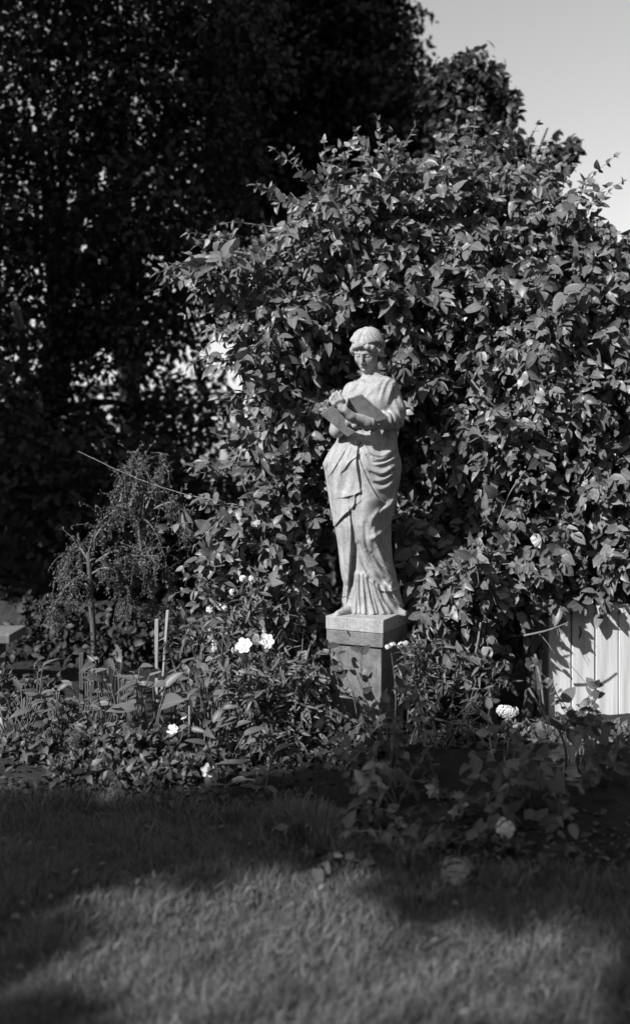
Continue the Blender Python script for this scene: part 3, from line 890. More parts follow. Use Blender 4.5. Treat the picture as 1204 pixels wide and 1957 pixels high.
    for pts, r0, r1 in (([(1000, 1395, 5.25), (1015, 1290, 5.3), (990, 1180, 5.45), (1010, 1000, 5.6), (960, 800, 5.65)], .035, .02),
                        ([(1028, 1390, 5.28), (1030, 1260, 5.3), (1045, 1150, 5.45), (1075, 950, 5.6)], .022, .015),
                        ([(945, 1400, 5.2), (925, 1290, 5.2), (930, 1200, 5.35), (880, 1000, 5.6), (800, 700, 5.75), (700, 480, 5.7)], .03, .015),
                        ([(620, 1425, 5.35), (600, 1250, 5.4), (560, 1000, 5.5), (580, 700, 5.6), (640, 500, 5.65)], .025, .012)):
        tubes('woody_stem', [woody(pts, r0, r1)], M['bark'], vine, 8)
    for pts, r0, r1 in (([(900, 726, 5.22), (925, 757, 5.18), (950, 780, 5.2), (985, 787, 5.25)], .006, .004), ([(902, 728, 5.22), (912, 710, 5.2), (920, 695, 5.25)], .004, .003),
                        ([(912, 820, 5.2), (925, 840, 5.18), (938, 845, 5.2)], .004, .003), ([(950, 1000, 5.05), (975, 940, 5.05), (1003, 900, 5.1)], .004, .003),
                        ([(1000, 1215, 5.05), (1045, 1205, 5.03), (1085, 1190, 5.05)], .007, .004), ([(1022, 1250, 5.0), (1034, 1310, 4.98), (1040, 1370, 5.0)], .008, .006),
                        ([(1010, 1315, 4.95), (1030, 1350, 4.93), (1042, 1375, 4.95)], .007, .005), ([(918, 1190, 5.0), (912, 1230, 4.97), (905, 1262, 4.97)], .006, .005),
                        ([(700, 280, 5.6), (708, 305, 5.6), (722, 330, 5.6)], .004, .003), ([(555, 368, 5.5), (575, 390, 5.5), (590, 410, 5.5)], .004, .003), ([(575, 345, 5.5), (605, 352, 5.5), (612, 366, 5.5)], .003, .003)):
        tubes('bare_shoot', [woody(pts, r0, r1, 8)], M['woody'], vine, 6)
build_vine()

# ------------------------------------------------------------------ flowers
def petal_mesh(name, w=.85, cup=.25, notch=.06, rows=5, cols=5):
    P, Q, U = [], [], []
    for i in range(rows):
        v = i / (rows - 1); hw = w * .5 * math.sin(math.pi * min(.97, .12 + v * .72)) ** .8
        for j in range(cols):
            u = j / (cols - 1) * 2 - 1
            P.append((u * hw, .08 + v * (1 - notch * (1 - abs(u)) * (v > .9)) - .12 * u * u * v, cup * (v - .5) ** 2 + .10 * u * u + .03 * math.sin(u * 5 + v * 4)))
            U.append((j / (cols - 1), v))
    for i in range(rows - 1):
        for j in range(cols - 1):
            a = i * cols + j; Q.append((a, a + 1, a + cols + 1, a + cols))
    me = np_mesh(name, np.array(P), np.array(Q), np.array(U)); me.materials.append(M['petal'])
    return me
PET = [petal_mesh('petal', .85), petal_mesh('petal', .78, .35, .1), petal_mesh('petal', .9, .15, .04)]
def eye_mesh():
    bm = bmesh.new(); bmesh.ops.create_uvsphere(bm, u_segments=10, v_segments=6, radius=1)
    for v in bm.verts: v.co.z *= .45
    for f in bm.faces: f.smooth = True
    for i in range(26):                         # ring of stamens
        a = i * 2 * math.pi / 26; r = 1.25 + .25 * (i % 3)
        m = Matrix.Translation((math.cos(a) * r, math.sin(a) * r, .35)) @ Matrix.Scale(.16, 4)
        bmesh.ops.create_icosphere(bm, subdivisions=1, radius=1, matrix=m)
    me = bpy.data.meshes.new('flower_eye'); bm.to_mesh(me); bm.free(); me.materials.append(M['eye'])
    return me
EYE_ME = eye_mesh()

def flower(parent, p, face, rad, npet=6, jitter=.15, name='flower'):
    """open flower: an Empty-less part - its eye carries the petals"""
    z = Vector(face).normalized(); q = z.to_track_quat('Z', 'Y')
    base = Matrix.Translation(Vector(p)) @ q.to_matrix().to_4x4()
    inv = Matrix.Translation(parent.location).inverted()
    eye = bpy.data.objects.new(name, EYE_ME); COL.objects.link(eye)
    eye.parent = parent; eye.matrix_parent_inverse = inv
    e = rad * .17
    eye.matrix_basis = base @ Matrix.Scale(e, 4)
    a0 = random.uniform(0, 6)
    for i in range(npet):
        o = bpy.data.objects.new('petal', PET[i % 3]); COL.objects.link(o); o.parent = eye
        s = rad / e * random.uniform(.88, 1.08)
        o.matrix_basis = Matrix.Rotation(a0 + (i + random.uniform(-jitter, jitter)) * 2 * math.pi / npet, 4, 'Z') @ Matrix.Translation((0, 0, .02 * (i % 2))) @ Matrix.Rotation(R(random.uniform(4, 18)), 4, 'X') @ Matrix.Scale(s, 4)
    return eye

def floret_mesh():
    V, Q, off = [], [], 0
    for k in range(5):
        a = k * 2 * math.pi / 5; c, s_ = math.cos(a), math.sin(a)
        pts = [(.0, .05, 0), (-.3, .55, .05), (0, 1, -.1), (.3, .55, .05)]
        V += [(x * c - y * s_, x * s_ + y * c, z) for x, y, z in pts]; Q.append([off, off + 3, off + 2, off + 1]); off += 4
    return np.array(V), np.array(Q)
FV, FQ = floret_mesh()
def flower_cluster(parent, p, rad, n=9, fl=.45, name='flower_cluster', squash=1.0, mat='petal'):
    """head of small florets, one part"""
    d = norm(rv(n) + np.array([-.2, -.7, .3])); ctr = np.asarray(p) + d * rad * rng.uniform(.4, 1, (n, 1)) * np.array([1, 1, squash])
    V, Q, off = [], [], 0
    for i in range(n):
        a = norm(np.cross(d[i], rng.normal(size=3))); b = np.cross(d[i], a); s = rad * fl * rng.uniform(.8, 1.2)
        V.append(ctr[i] + s * (FV[:, :1] * a + FV[:, 1:2] * b + FV[:, 2:] * d[i])); Q.append(FQ + off); off += len(FV)
    return link(name, np_mesh(name, np.concatenate(V), np.concatenate(Q), smooth=False), M[mat], parent)

# ------------------------------------------------------------------ flowering shrub left of the pedestal
SHRUB = [(445, 960), (520, 960), (600, 1010), (620, 1100), (616, 1300), (640, 1340), (600, 1400), (520, 1420), (420, 1330), (410, 1240), (430, 1150), (390, 1060), (410, 1000)]
shrub = empty('flowering_shrub', at(520, 1440, 4.82), 'leafy shrub with small white blossom clusters against the pedestal', 'shrub')
def build_shrub():
    q = pick_poly(SHRUB, 230); D = depth(q) + rng.uniform(-.05, .12, len(q)); st = lift(q, D)
    dirs = np.stack([rng.normal(-.3, .6, len(q)), rng.normal(-.6, .35, len(q)), rng.normal(.1, .6, len(q))], 1)
    P, A, N, Sz, paths = sprigs(st, dirs, 4, .045, .078, droop=.7)
    e = np.array([(440, 1010, -1, .2), (430, 960, -1, .5), (450, 1040, -1, 0), (430, 1080, -1, -.2), (400, 1135, -1, .3), (420, 1150, -1, .1), (410, 1175, -1, -.2), (390, 1000, -1, .3), (430, 985, -.8, -.5), (470, 940, -.3, .9), (500, 870, -.7, .5)])
    p2 = sprigs(lift(e[:, :2], depth(e[:, :2]) - .05), np.stack([e[:, 2], rng.normal(-.1, .2, len(e)), e[:, 3]], 1), 4, .05, .075, droop=.4)
    P, A, N, Sz = (np.concatenate([a, b]) for a, b in zip((P, A, N, Sz), p2[:4])); paths += p2[4]
    ok = clear_statue(P) & clear_body(P) & clear_sun(P) & clear_blooms(P); P, A, N, Sz = P[ok], A[ok], N[ok], Sz[ok]
    big, rest = split_biggest(P, Sz, 260, np.zeros(len(P)))
    leaf_objects('leaf', 'ovate', P[big], A[big], N[big], Sz[big], M['shrub'], shrub)
    leaf_mass('foliage', 'ovate', P[rest], A[rest], N[rest], Sz[rest], M['shrub'], shrub)
    q = pick_poly(SHRUB, 2200); p = lift(q, depth(q) + rng.uniform(.08, .35, len(q))); p = p[clear_statue(p) & clear_body(p) & (p[:, 2] > .03)]
    leaf_mass('inner_foliage', 'ovlow', p, rv(len(p)) + np.array([0, -.2, -.2]), rv(len(p), .6) + np.array([-.2, -.8, .4]), rng.uniform(.05, .085, len(p)), M['shrub'], shrub)
    tubes('twig', [pp for pp in paths if clear_statue(pp[0]).all()], M['woody'], shrub, 4)
    for x, y in ((500, 1000), (470, 1120), (560, 1150), (540, 1000)):
        tubes('stem', [(spline([at(510 + rng.normal(0, 20), 1450, 4.9), at((510 + x) / 2, (1440 + y) / 2, 4.97), at(x, y, 5.1)], 9), np.linspace(.012, .005, 9))], M['woody'], shrub, 6)
    for x, y, r in ((490, 1000, .030), (447, 1132, .026), (466, 1108, .028), (481, 1106, .018), (403, 1166, .028), (421, 1160, .02), (429, 1163, .02), (575, 1152, .024), (541, 1133, .018), (412, 1228, .024), (411, 1240, .018), (450, 1242, .022), (505, 1205, .014)):
        D = float(depth(np.array([[x, y]]))[0]) - (.17 if x < 520 else .02)
        flower_cluster(shrub, at(x, y, D), r * .95, 12, .6)
build_shrub()

# ------------------------------------------------------------------ large open white flowers on their own stems
def flower_plant(px, py, D, rad, label, foot, npet=6, face=(-.25, -.8, .45), leaves=5):
    g = at(foot, 1400, D + .05); g[2] = .02
    t = empty('flower_plant', g, label, 'flower', 'open white flowers in the border')
    p = at(px, py, D)
    mid = (g + p) / 2 + np.array([.02, -.02, .05])
    fc = norm(np.array(face))
    path = spline([g, mid, p - fc * .02 - np.array([0, 0, .01]), p - fc * .004], 12)
    tubes('stem', [(path, np.linspace(.004, .0025, 12))], M['stem'], t, 5)
    flower(t, p, face, rad, npet)
    i = rng.integers(2, 9, leaves); pos = path[i]
    leaf_objects('leaf', 'long', pos, rv(leaves, .6) + np.array([-.3, -.5, .3]), rv(leaves, .4) + np.array([-.3, -.6, .6]), rng.uniform(.06, .1, leaves), M['narrow'], t)
flower_plant(468, 1234, 4.5, .042, 'open white flower beside its twin bloom, left of the pedestal', 480)
flower_plant(511, 1226, 4.58, .042, 'open white flower between its twin bloom and the pedestal', 520, 6, (-.1, -.9, .35))
flower_plant(331, 1394, 4.42, .028, 'small open white flower low in the dark ground foliage', 340)
flower_plant(397, 1471, 4.22, .034, 'open white five-petalled flower hanging lowest over the lawn edge', 420, 5, (.1, -.9, .3))
flower_plant(354, 1371, 4.45, .02, 'half-open white flower seen edge-on above the low foliage', 365, 5, (-.5, -.2, .8))
# two small blossoms right of the pedestal
for x, y, lab in ((746, 1236, 'white blossom spray close to the shaded side of the pedestal'), (770, 1233, 'white blossom spray a little away from the pedestal, toward the vine')):
    g = at(x + 5, 1400, 4.72); g[2] = .02
    t = empty('blossom_stem', g, lab, 'flower', 'blossom sprays right of the pedestal')
    p = at(x, y, 4.62); path = spline([g, (g + p) / 2 + np.array([.02, 0, .03]), p], 9)
    tubes('stem', [(path, np.linspace(.004, .002, 9))], M['stem'], t, 5)
    for k in range(2): flower_cluster(t, p + np.array([.012 * (k - .5) * 2, 0, .012 * k]), .018, 8, .6)
    leaf_objects('leaf', 'lance', path[3:8], rv(5, .5) + np.array([0, -.3, .3]), rv(5, .4) + np.array([-.3, -.6, .6]), rng.uniform(.05, .08, 5), M['narrow'], t)

# ------------------------------------------------------------------ narrow-leaved perennials in front of the shrub
def narrow_plant(px, ptop, D, label, nst=7, hgt=None, sz=.07, spread=.12):
    g = at(px, 1400, D); g[2] = .02
    t = empty('narrow_leaved_plant', g, label, 'plant', 'narrow-leaved perennials by the pedestal')
    top = at(px, ptop, D)
    P, A, N, Sz, paths = [], [], [], [], []
    for k in range(nst):
        e = top + np.array([rng.normal(0, spread), rng.normal(0, .08), rng.uniform(-.25, .02)])
        path = spline([g + rv(1, .02)[0] * np.array([1, 1, 0]), (g + e) / 2 + rv(1, .03)[0], e, e + np.array([rng.normal(0, .04), -.03, -.05])], 16)
        paths.append((path, np.linspace(.0035, .0015, 16)))
        for i in range(4, 16):
            for _ in range(4):
                P.append(path[i] + rv(1, .008)[0]); A.append(norm(rv(1, .6)[0] + np.array([-.1, -.4, -.15]))); N.append(rv(1, .5)[0] + np.array([-.4, -.6, .6])); Sz.append(sz * rng.uniform(.6, 1.1))
    P, A, N, Sz = map(np.array, (P, A, N, Sz)); ok = clear_statue(P) & clear_body(P) & clear_blooms(P) & (clear_sun(P) | (rng.random(len(P)) < .04)) & (P[:, 2] > .02); P, A, N, Sz = P[ok], A[ok], N[ok], Sz[ok]
    tubes('stem', [p for p in paths if clear_statue(p[0]).all() and clear_sun(p[0]).mean() > .9] or paths[:1], M['stem'], t, 4)
    o = np.argsort(-Sz); b = o[:30]; r = o[30:]
    leaf_objects('leaf', 'lance', P[b], A[b], N[b], Sz[b], M['narrow'], t)
    leaf_mass('foliage', 'lance', P[r], A[r], N[r], Sz[r], M['narrow'], t)
for px, ptop, D, lab in ((420, 1190, 4.6, 'wispy narrow-leaved plant at the open edge beside the staked shrubs'), (462, 1120, 4.74, 'tall narrow-leaved plant rising behind the twin white flowers'), (497, 1250, 4.55, 'narrow-leaved plant spilling below the twin white flowers'),
                         (545, 1130, 4.72, 'tall narrow-leaved plant between the twin flowers and the pedestal'), (585, 1260, 4.6, 'narrow-leaved tuft touching the pedestal front'), (545, 1300, 4.5, 'low narrow-leaved plant at the edge of the deep shade'),
                         (800, 1200, 4.78, 'narrow-leaved plant drooping beside the dark face of the pedestal'), (845, 1260, 4.7, 'hanging narrow-leaved plant under the vine skirt')):
    narrow_plant(px, ptop, D, lab)

# plants climbing in front of the pedestal die (they throw leaf shadows on it)
t = empty('trailing_plant', (at(650, 1400, 4.7)[0], 4.7, .02), 'thin dark leafy stems standing before the pedestal face', 'plant')
pth = []
P, A, N = [], [], []
for pts in ([(668, 1420, 4.68), (655, 1340, 4.7), (636, 1270, 4.74), (626, 1230, 4.78)], [(690, 1420, 4.66), (675, 1330, 4.68), (655, 1275, 4.72), (645, 1245, 4.72)], [(700, 1420, 4.66), (694, 1330, 4.66), (690, 1270, 4.68), (692, 1236, 4.68)]):
    q = spline([at(*p) for p in pts], 12); pth.append((q, np.linspace(.003, .0015, 12)))
    for i in (4, 6, 7, 9, 10):
        P.append(q[i]); A.append(norm(np.array([rng.choice([-1, 1]) * .8, -.1, .35]) + rv(1, .25)[0])); N.append(np.array([-.2, -.9, .2]) + rv(1, .3)[0])
tubes('stem', pth, M['stem'], t, 5)
leaf_objects('leaf', 'ovate', np.array(P), np.array(A), np.array(N), rng.uniform(.04, .07, len(P)), M['small'], t)

# ------------------------------------------------------------------ left border: broad-leaved plants, low foliage
def broad_plant(px, py, D, label, n=13, sz=.105, kind='long', grp='broad-leaved plants along the left border', mat='broad', name='broad_leaved_plant', cat='plant', up=.7):
    c = at(px, py, D); g = c.copy(); g[2] = .02
    t = empty(name, g, label, cat, grp)
    th = rng.uniform(0, 2 * math.pi, n)
    dr = np.stack([np.cos(th), np.sin(th) * .8 - .25, rng.uniform(.1, 1.1, n) * up], 1)
    pos = g + np.stack([rng.normal(0, .03, n), rng.normal(0, .03, n), np.zeros(n)], 1)
    top = c + norm(dr) * rng.uniform(.02, .12, (n, 1)) + np.stack([np.zeros(n), np.zeros(n), rng.uniform(-.24, -.02, n)], 1) + rv(n, .02)
    cb = clear_blooms(top) & clear_blooms(top + norm(dr) * sz * .8); top, pos, dr = top[cb], pos[cb], dr[cb]; n = len(top)
    tubes('stem', [(spline([pos[i], (pos[i] + top[i]) / 2 + np.array([0, 0, .02]), top[i]], 6), np.linspace(.005, .003, 6)) for i in range(n)], M['stem'], t, 4)
    leaf_objects('leaf', kind, top, dr + rv(n, .2), np.stack([-dr[:, 0] * .4 - .2, -dr[:, 1] * .3 - .5, np.full(n, .7)], 1) + rv(n, .2), sz * rng.uniform(.65, 1.15, n), M[mat], t)
    return t
B = [(60, 1290, 4.9, 'broad-leaved plant in the border just beyond the pale garden bench'), (110, 1300, 4.8, 'broad-leaved plant between the bench and the weeping tree trunk'), (165, 1285, 4.85, 'broad-leaved plant at the foot of the weeping tree'),
     (205, 1255, 4.95, 'upright broad-leaved plant right behind the weeping tree trunk'), (240, 1265, 4.8, 'upright broad-leaved plant between the weeping tree and the stakes'), (275, 1300, 4.65, 'broad-leaved plant with the largest leaf, below the upright stake'),
     (330, 1290, 4.75, 'broad-leaved plant under the leaning stake'), (365, 1275, 4.75, 'broad-leaved plant between the leaning stake and the wispy perennial'), (400, 1300, 4.6, 'broad-leaved plant below the wispy perennial'),
     (215, 1310, 4.65, 'lower broad-leaved plant before the upright pair'), (395, 1370, 4.45, 'broad-leaved plant between the two lowest white flowers'), (440, 1400, 4.4, 'hanging broad-leaved plant beside the deep shade'), (30, 1330, 4.8, 'lower broad-leaved plant before the pale garden bench'), (500, 1450, 4.2, 'large drooping leaves beside the lowest white flower')]
for b in B: broad_plant(*b)
broad_plant(283, 1318, 4.55, 'single plant with wide pale leaves at the base of the upright stake', 6, .15, 'ovate')

def low_plant(px, py, D, label, rx=.2, n=700, sz=.04, mat='small', grp='low bushy plants along the left border'):
    c = at(px, py, D); g = np.array([c[0], D, .02])
    t = empty('low_bushy_plant', g, label, 'plant', grp)
    h = max(c[2], .1)
    u = norm(rv(n)); r = rng.uniform(.55, 1, (n, 1)) ** .5
    clump = .75 + .3 * np.sin(u[:, :1] * 7 + px) * np.sin(u[:, 2:] * 6 + 1)
    P = g + u * r * clump * np.array([rx, rx * .8, h]) ; P[:, 2] = np.abs(P[:, 2] - .02) + .02
    A = norm(u + rv(n, .5)); N = norm(u * .6 + np.array([-.2, -.4, .6]) + rv(n, .35))
    Sz = sz * rng.uniform(.6, 1.3, n); o = np.argsort(-(Sz - P[:, 1] * .3)); b, rr = o[:24], o[24:]
    b, rr = b[clear_blooms(P[b])], rr[clear_blooms(P[rr])]
    leaf_objects('leaf', 'ovlow', P[b], A[b], N[b], Sz[b] * 1.15, M[mat], t)
    leaf_mass('foliage', 'ovlow', P[rr], A[rr], N[rr], Sz[rr], M[mat], t)
    tubes('stem', [(spline([g + rv(1, .02)[0] * np.array([1, 1, 0]), (g + P[i]) / 2 + np.array([0, 0, .02]), P[i]], 6), np.linspace(.004, .002, 6)) for i in range(0, n, max(1, n // 22))], M['stem'], t, 4)
for a in ((1070, 1398, 4.95, 'low bushy plant at the foot of the white fence', .25, 600, .05, 'fore', 'low plants under the fence'), (1165, 1395, 4.95, 'low bushy plant at the far end of the white fence foot', .25, 600, .05, 'fore', 'low plants under the fence'), (985, 1405, 4.95, 'low bushy plant around the vine trunk', .22, 500, .05, 'fore', 'low plants under the fence'), (900, 1400, 4.85, 'low bushy plant in the shade under the vine skirt', .25, 600, .05, 'fore', 'low plants under the fence'),
          (120, 1330, 4.6, 'low bushy plant below the bench in the left border'), (190, 1370, 4.5, 'low bushy plant sunlit on top, before the weeping tree'), (260, 1375, 4.45, 'low bushy plant below the upright stake, full of small leaves'), (330, 1370, 4.5, 'low bushy plant around the small open flower'),
          (160, 1440, 4.35, 'dim low bushy plant at the lawn edge, left end'), (230, 1450, 4.3, 'low bushy plant at the lawn edge below the stakes'), (300, 1455, 4.28, 'low bushy plant at the lawn edge left of the lowest flower'), (370, 1430, 4.35, 'low bushy plant behind the lowest flower'), (470, 1400, 4.5, 'low bushy plant in shade below the twin flowers'), (560, 1440, 4.5, 'low bushy plant in deep shade before the pedestal'), (650, 1440, 4.5, 'low bushy plant in deep shade at the pedestal foot'), (60, 1390, 4.6, 'low bushy plant in shade at the far end of the border'), (640, 1350, 4.62, 'bushy plant hiding the foot of the pedestal, toward the flowers', .16), (715, 1352, 4.58, 'bushy plant hiding the foot of the pedestal corner', .16), (15, 1262, 5.3, 'taller bushy plant right before the pale bench', .22), (85, 1265, 5.3, 'taller bushy plant past the end of the pale bench', .2)):
    low_plant(*a)

# ------------------------------------------------------------------ right border in front: leafy stems, flower heads
def leafy(px, py, D, foot, label, n=6, pairs=5, sz=.062, mat='fore', step=.05):
    g = at(foot, 1500, D); g[2] = .02
    t = empty('leafy_border_plant', g, label, 'plant', 'leafy plants in the right border')
    tops = lift(np.stack([px + rng.normal(0, 22, n), py + rng.uniform(-10, 70, n)], 1), D + rng.normal(0, .08, n))
    P, A, N, Sz, paths = sprigs(tops, np.stack([rng.normal(0, .5, n), rng.normal(-.4, .3, n), rng.uniform(-.2, .9, n)], 1), pairs, step, sz, droop=.9)
    ok = (P[:, 2] > .03) & clear_blooms(P)
    leaf_objects('leaf', 'ovate', P[ok], A[ok], N[ok], Sz[ok], M[mat], t)
    tubes('stem', paths + [(spline([g + rv(1, .02)[0] * np.array([1, 1, 0]), (g + tops[i]) / 2 + np.array([.01, -.03, .03]), tops[i]], 8), np.linspace(.005, .003, 8)) for i in range(n)], M['stem'], t, 4)
for a in ((740, 1360, 4.2, 740, 'tall leafy stem standing before the shaded foot of the pedestal'), (710, 1440, 4.0, 720, 'leafy plant midway down before the pedestal foot'), (690, 1520, 3.8, 690, 'leafy plant with pale upper leaves near the grass tuft'), (750, 1480, 3.9, 750, 'leafy plant in the middle of the right border stems'),
          (820, 1430, 4.2, 820, 'small-leaved plant behind the middle stems, under the vine skirt', 5, 5, .055), (850, 1500, 4.0, 850, 'small-leaved plant beside the large-leaved one', 5, 5, .055), (790, 1560, 3.6, 790, 'leafy plant behind the pale cushion plant', 5, 4), (700, 1590, 3.55, 705, 'leafy plant at the lawn edge by the grass tuft', 7, 4),
          (655, 1580, 3.6, 668, 'leafy plant at the very front of the bed, beside the grass tuft', 5, 4), (945, 1430, 4.0, 950, 'plant with large oval leaves below the blossom cluster', 5, 4, .082, 'fore', .06), (1000, 1460, 3.9, 1010, 'plant with large oval leaves right of the blossom cluster', 5, 4, .082, 'fore', .06), (930, 1500, 3.75, 930, 'plant with large oval leaves above the round flower head', 4, 4, .08, 'fore', .06),
          (1075, 1400, 4.3, 1080, 'leafy plant standing before the white fence', 6, 5, .08), (1110, 1330, 4.6, 1110, 'leafy sprays silhouetted on the white fence', 6, 5, .07), (1150, 1420, 4.2, 1150, 'dim leafy plant at the right end of the fence', 6, 5, .08), (1060, 1500, 3.8, 1060, 'dim leafy plant beside the round flower head', 5, 4, .08), (860, 1590, 3.6, 865, 'leafy plant between the cushion plant and the round flower head', 5, 4, .06)):
    leafy(*a)
def flower_head(px, py, D, rad, label, n=60, squash=.9, cat='flower', fl=.3, leaves=8):
    p = at(px, py, D); g = np.array([p[0], D + .02, .02])
    t = empty('flower_head_plant', g, label, cat, 'dense pale flower heads in the right border')
    tubes('stem', [(spline([g, (g + p) / 2 + np.array([.01, 0, 0]), p], 7), np.linspace(.005, .004, 7))], M['stem'], t, 5)
    flower_cluster(t, p, rad, n, fl, 'flower_head', squash)
    leaf_objects('leaf', 'ovate', np.repeat(((g + p * 2) / 3)[None], leaves, 0) + rv(leaves, .01), rv(leaves) + np.array([0, -.3, .1]), rv(leaves, .4) + np.array([-.2, -.5, .7]), rng.uniform(.05, .08, leaves), M['fore'], t)
flower_head(966, 1585, 3.52, .048, 'round pale flower head alone in the shaded right border', 85, .95, fl=.2)
flower_head(968, 1360, 4.55, .06, 'loose white blossom cluster below the vine trunk', 34, .55, fl=.38)
t = empty('cushion_plant', (at(872, 1648, 3.38)[0], 3.38, 0), 'low pale cushion plant at the lawn edge', 'plant')
c0 = np.array([at(872, 1648, 3.38)[0], 3.38, .02]); n = 420; u = norm(rv(n)); u[:, 2] = np.abs(u[:, 2]); P = c0 + u * rng.uniform(.6, 1, (n, 1)) * np.array([.08, .07, .07])
flower_cluster(t, c0, .078, 230, .2, 'cushion', .75, 'cushion')
leaf_mass('foliage', 'tiny', P * np.array([1, 1, .7]), u + rv(n, .6), rv(n, .4) + np.array([-.2, -.5, .8]), rng.uniform(.012, .022, n), M['small'], t)

# ------------------------------------------------------------------ weeping small-leaved tree, stakes, pegs, wire, bench
weep = empty('weeping_tree', (at(177, 1200, 5.6)[0], 5.6, 0), 'small weeping tree with arching twigs and tiny leaves in the left border', 'tree')
def build_weep():
    D = 5.6
    def pt(x, y, d=0): return at(x, y, D + d)
    base = pt(178, 1200); base[2] = 0
    tubes('trunk', [(spline([base, pt(180, 1230), pt(174, 1140), pt(170, 1055)], 14), np.linspace(.02, .015, 14))], M['post'], weep, 8)
    limbs = [[(170, 1060), (185, 1010), (215, 980), (255, 966), (290, 975)], [(170, 1060), (190, 1015), (225, 985), (265, 985), (300, 1020), (325, 1100), (330, 1150)], [(172, 1075), (150, 1045), (130, 1065), (120, 1100)], [(171, 1085), (215, 1055), (260, 1062), (300, 1062)],
             [(250, 968), (262, 920), (275, 880)], [(280, 972), (300, 920), (320, 885)], [(172, 1110), (140, 1110), (110, 1150), (100, 1180)], [(265, 985), (270, 1050), (285, 1120), (300, 1190)], [(171, 1100), (205, 1085), (235, 1110), (240, 1160)], [(290, 975), (330, 960), (350, 985), (352, 1010)], [(230, 960), (240, 920), (255, 880)]]
    P, A, N, paths = [], [], [], []
    for L in limbs:
        off = rng.normal(0, .05)
        q = spline([pt(x, y, off + .12 * math.sin(i * 1.9 + x)) for i, (x, y) in enumerate(L)], 18)
        tubes('branch', [(q, np.linspace(.008, .003, 18))], M['woody'], weep, 5)
        for i in range(4, 18):
            for _ in range(4):
                e0 = q[i]; ln = rng.uniform(.05, .17); drop = np.array([rng.normal(0, .5), rng.normal(0, .5), rng.choice([-1.2, .35], p=[.75, .25]) + rng.normal(0, .3)])
                tw = spline([e0, e0 + norm(drop + np.array([0, 0, .8])) * ln * .4, e0 + norm(drop) * ln], 6); paths.append((tw, np.full(6, .0013)))
                for j in range(1, 6):
                    for _k in range(3):
                        P.append(tw[j] + rv(1, .006)[0]); A.append(rv(1, .7)[0] + np.array([0, -.2, -.3])); N.append(rv(1, .5)[0] + np.array([-.4, -.6, .6]))
    tubes('twig', paths, M['woody'], weep, 3)
    n = len(P); leaf_mass('foliage', 'tiny', np.array(P), np.array(A), np.array(N), rng.uniform(.013, .026, n), M['fine'], weep)
build_weep()
def stake(name, top, foot, D, w, label, grp=None, mat='stake', cat='stake', tip=True):
    a = at(*top, D); b = at(foot[0], foot[1], D); d = a - b; b = b - d / d[2] * (b[2] + .08); L = np.linalg.norm(a - b)
    bm = bmesh.new(); bmesh.ops.create_cube(bm, size=1)
    for v in bm.verts:
        k = 1.0 if v.co.z > 0 else .8
        v.co = Vector((v.co.x * w * k, v.co.y * w * .8 * k, (v.co.z + .5) * L))
    bmesh.ops.subdivide_edges(bm, edges=[e for e in bm.edges if abs(e.verts[0].co.z - e.verts[1].co.z) > .01], cuts=7)
    for v in bm.verts: v.co += Vector((random.uniform(-1, 1), random.uniform(-1, 1), 0)) * w * .06
    bmesh.ops.bevel(bm, geom=[e for e in bm.edges], offset=w * .1, segments=1, affect='EDGES')
    me = bpy.data.meshes.new(name); bm.to_mesh(me); bm.free()
    o = link(name, me, M[mat]); o.location = b; o.rotation_euler = Vector(a - b).to_track_quat('Z', 'Y').to_euler()
    tag(o, label, cat, grp)
stake('garden_stake', (300, 1183), (300, 1312), 4.72, .017, 'upright pale wooden stake in the left border', 'wooden stakes in the left border')
stake('garden_stake', (321, 1166), (314, 1265), 4.8, .017, 'pale wooden stake leaning a little beside the upright one', 'wooden stakes in the left border')
for x, y, D, w, lab in ((157, 1262, 5.0, .024, 'short flat wooden peg by the weeping tree foot'), (234, 1268, 5.0, .012, 'short thin peg among the upright broad leaves'), (362, 1336, 4.62, .008, 'thin pale peg above the half-open flower')):
    stake('plant_peg', (x, y - 14), (x, y + 14), D, w, lab, 'short pegs in the left border', cat='peg', mat='stake' if w < .01 else 'post')

def wire():
    a, b = at(150, 862, 5.75), at(470, 968, 5.2)
    t = np.linspace(0, 1, 30)[:, None]; p = a + (b - a) * t; p[:, 2] -= (.05 * np.sin(t * math.pi))[:, 0]; p += rv(30, .0015)
    o = tubes('support_wire', [(p, np.full(30, .0017))], M['wire'], None, 5)
    tag(o, 'thin sagging wire strung from the dark trees to the shrub', 'wire')
wire()
def bench():
    D = 5.9; z = EYE - (1217 - HY) / F * D
    t = empty('garden_bench', (at(-60, 1217, D)[0], D, 0), 'pale stone garden bench half hidden behind the left border', 'bench')
    x1 = at(26, 1217, D)[0]; L = 1.1
    o = link('seat', box_mesh('seat', L, .34, .055, .008), M['slab'], t); o.location = (x1 - L / 2, D + .1, z - .03)
    for s in (-.38, .38):
        o = link('leg', box_mesh('leg', .1, .28, z - .03, .01), M['slab'], t); o.location = (x1 - L / 2 + s, D + .1, -.002)
bench()

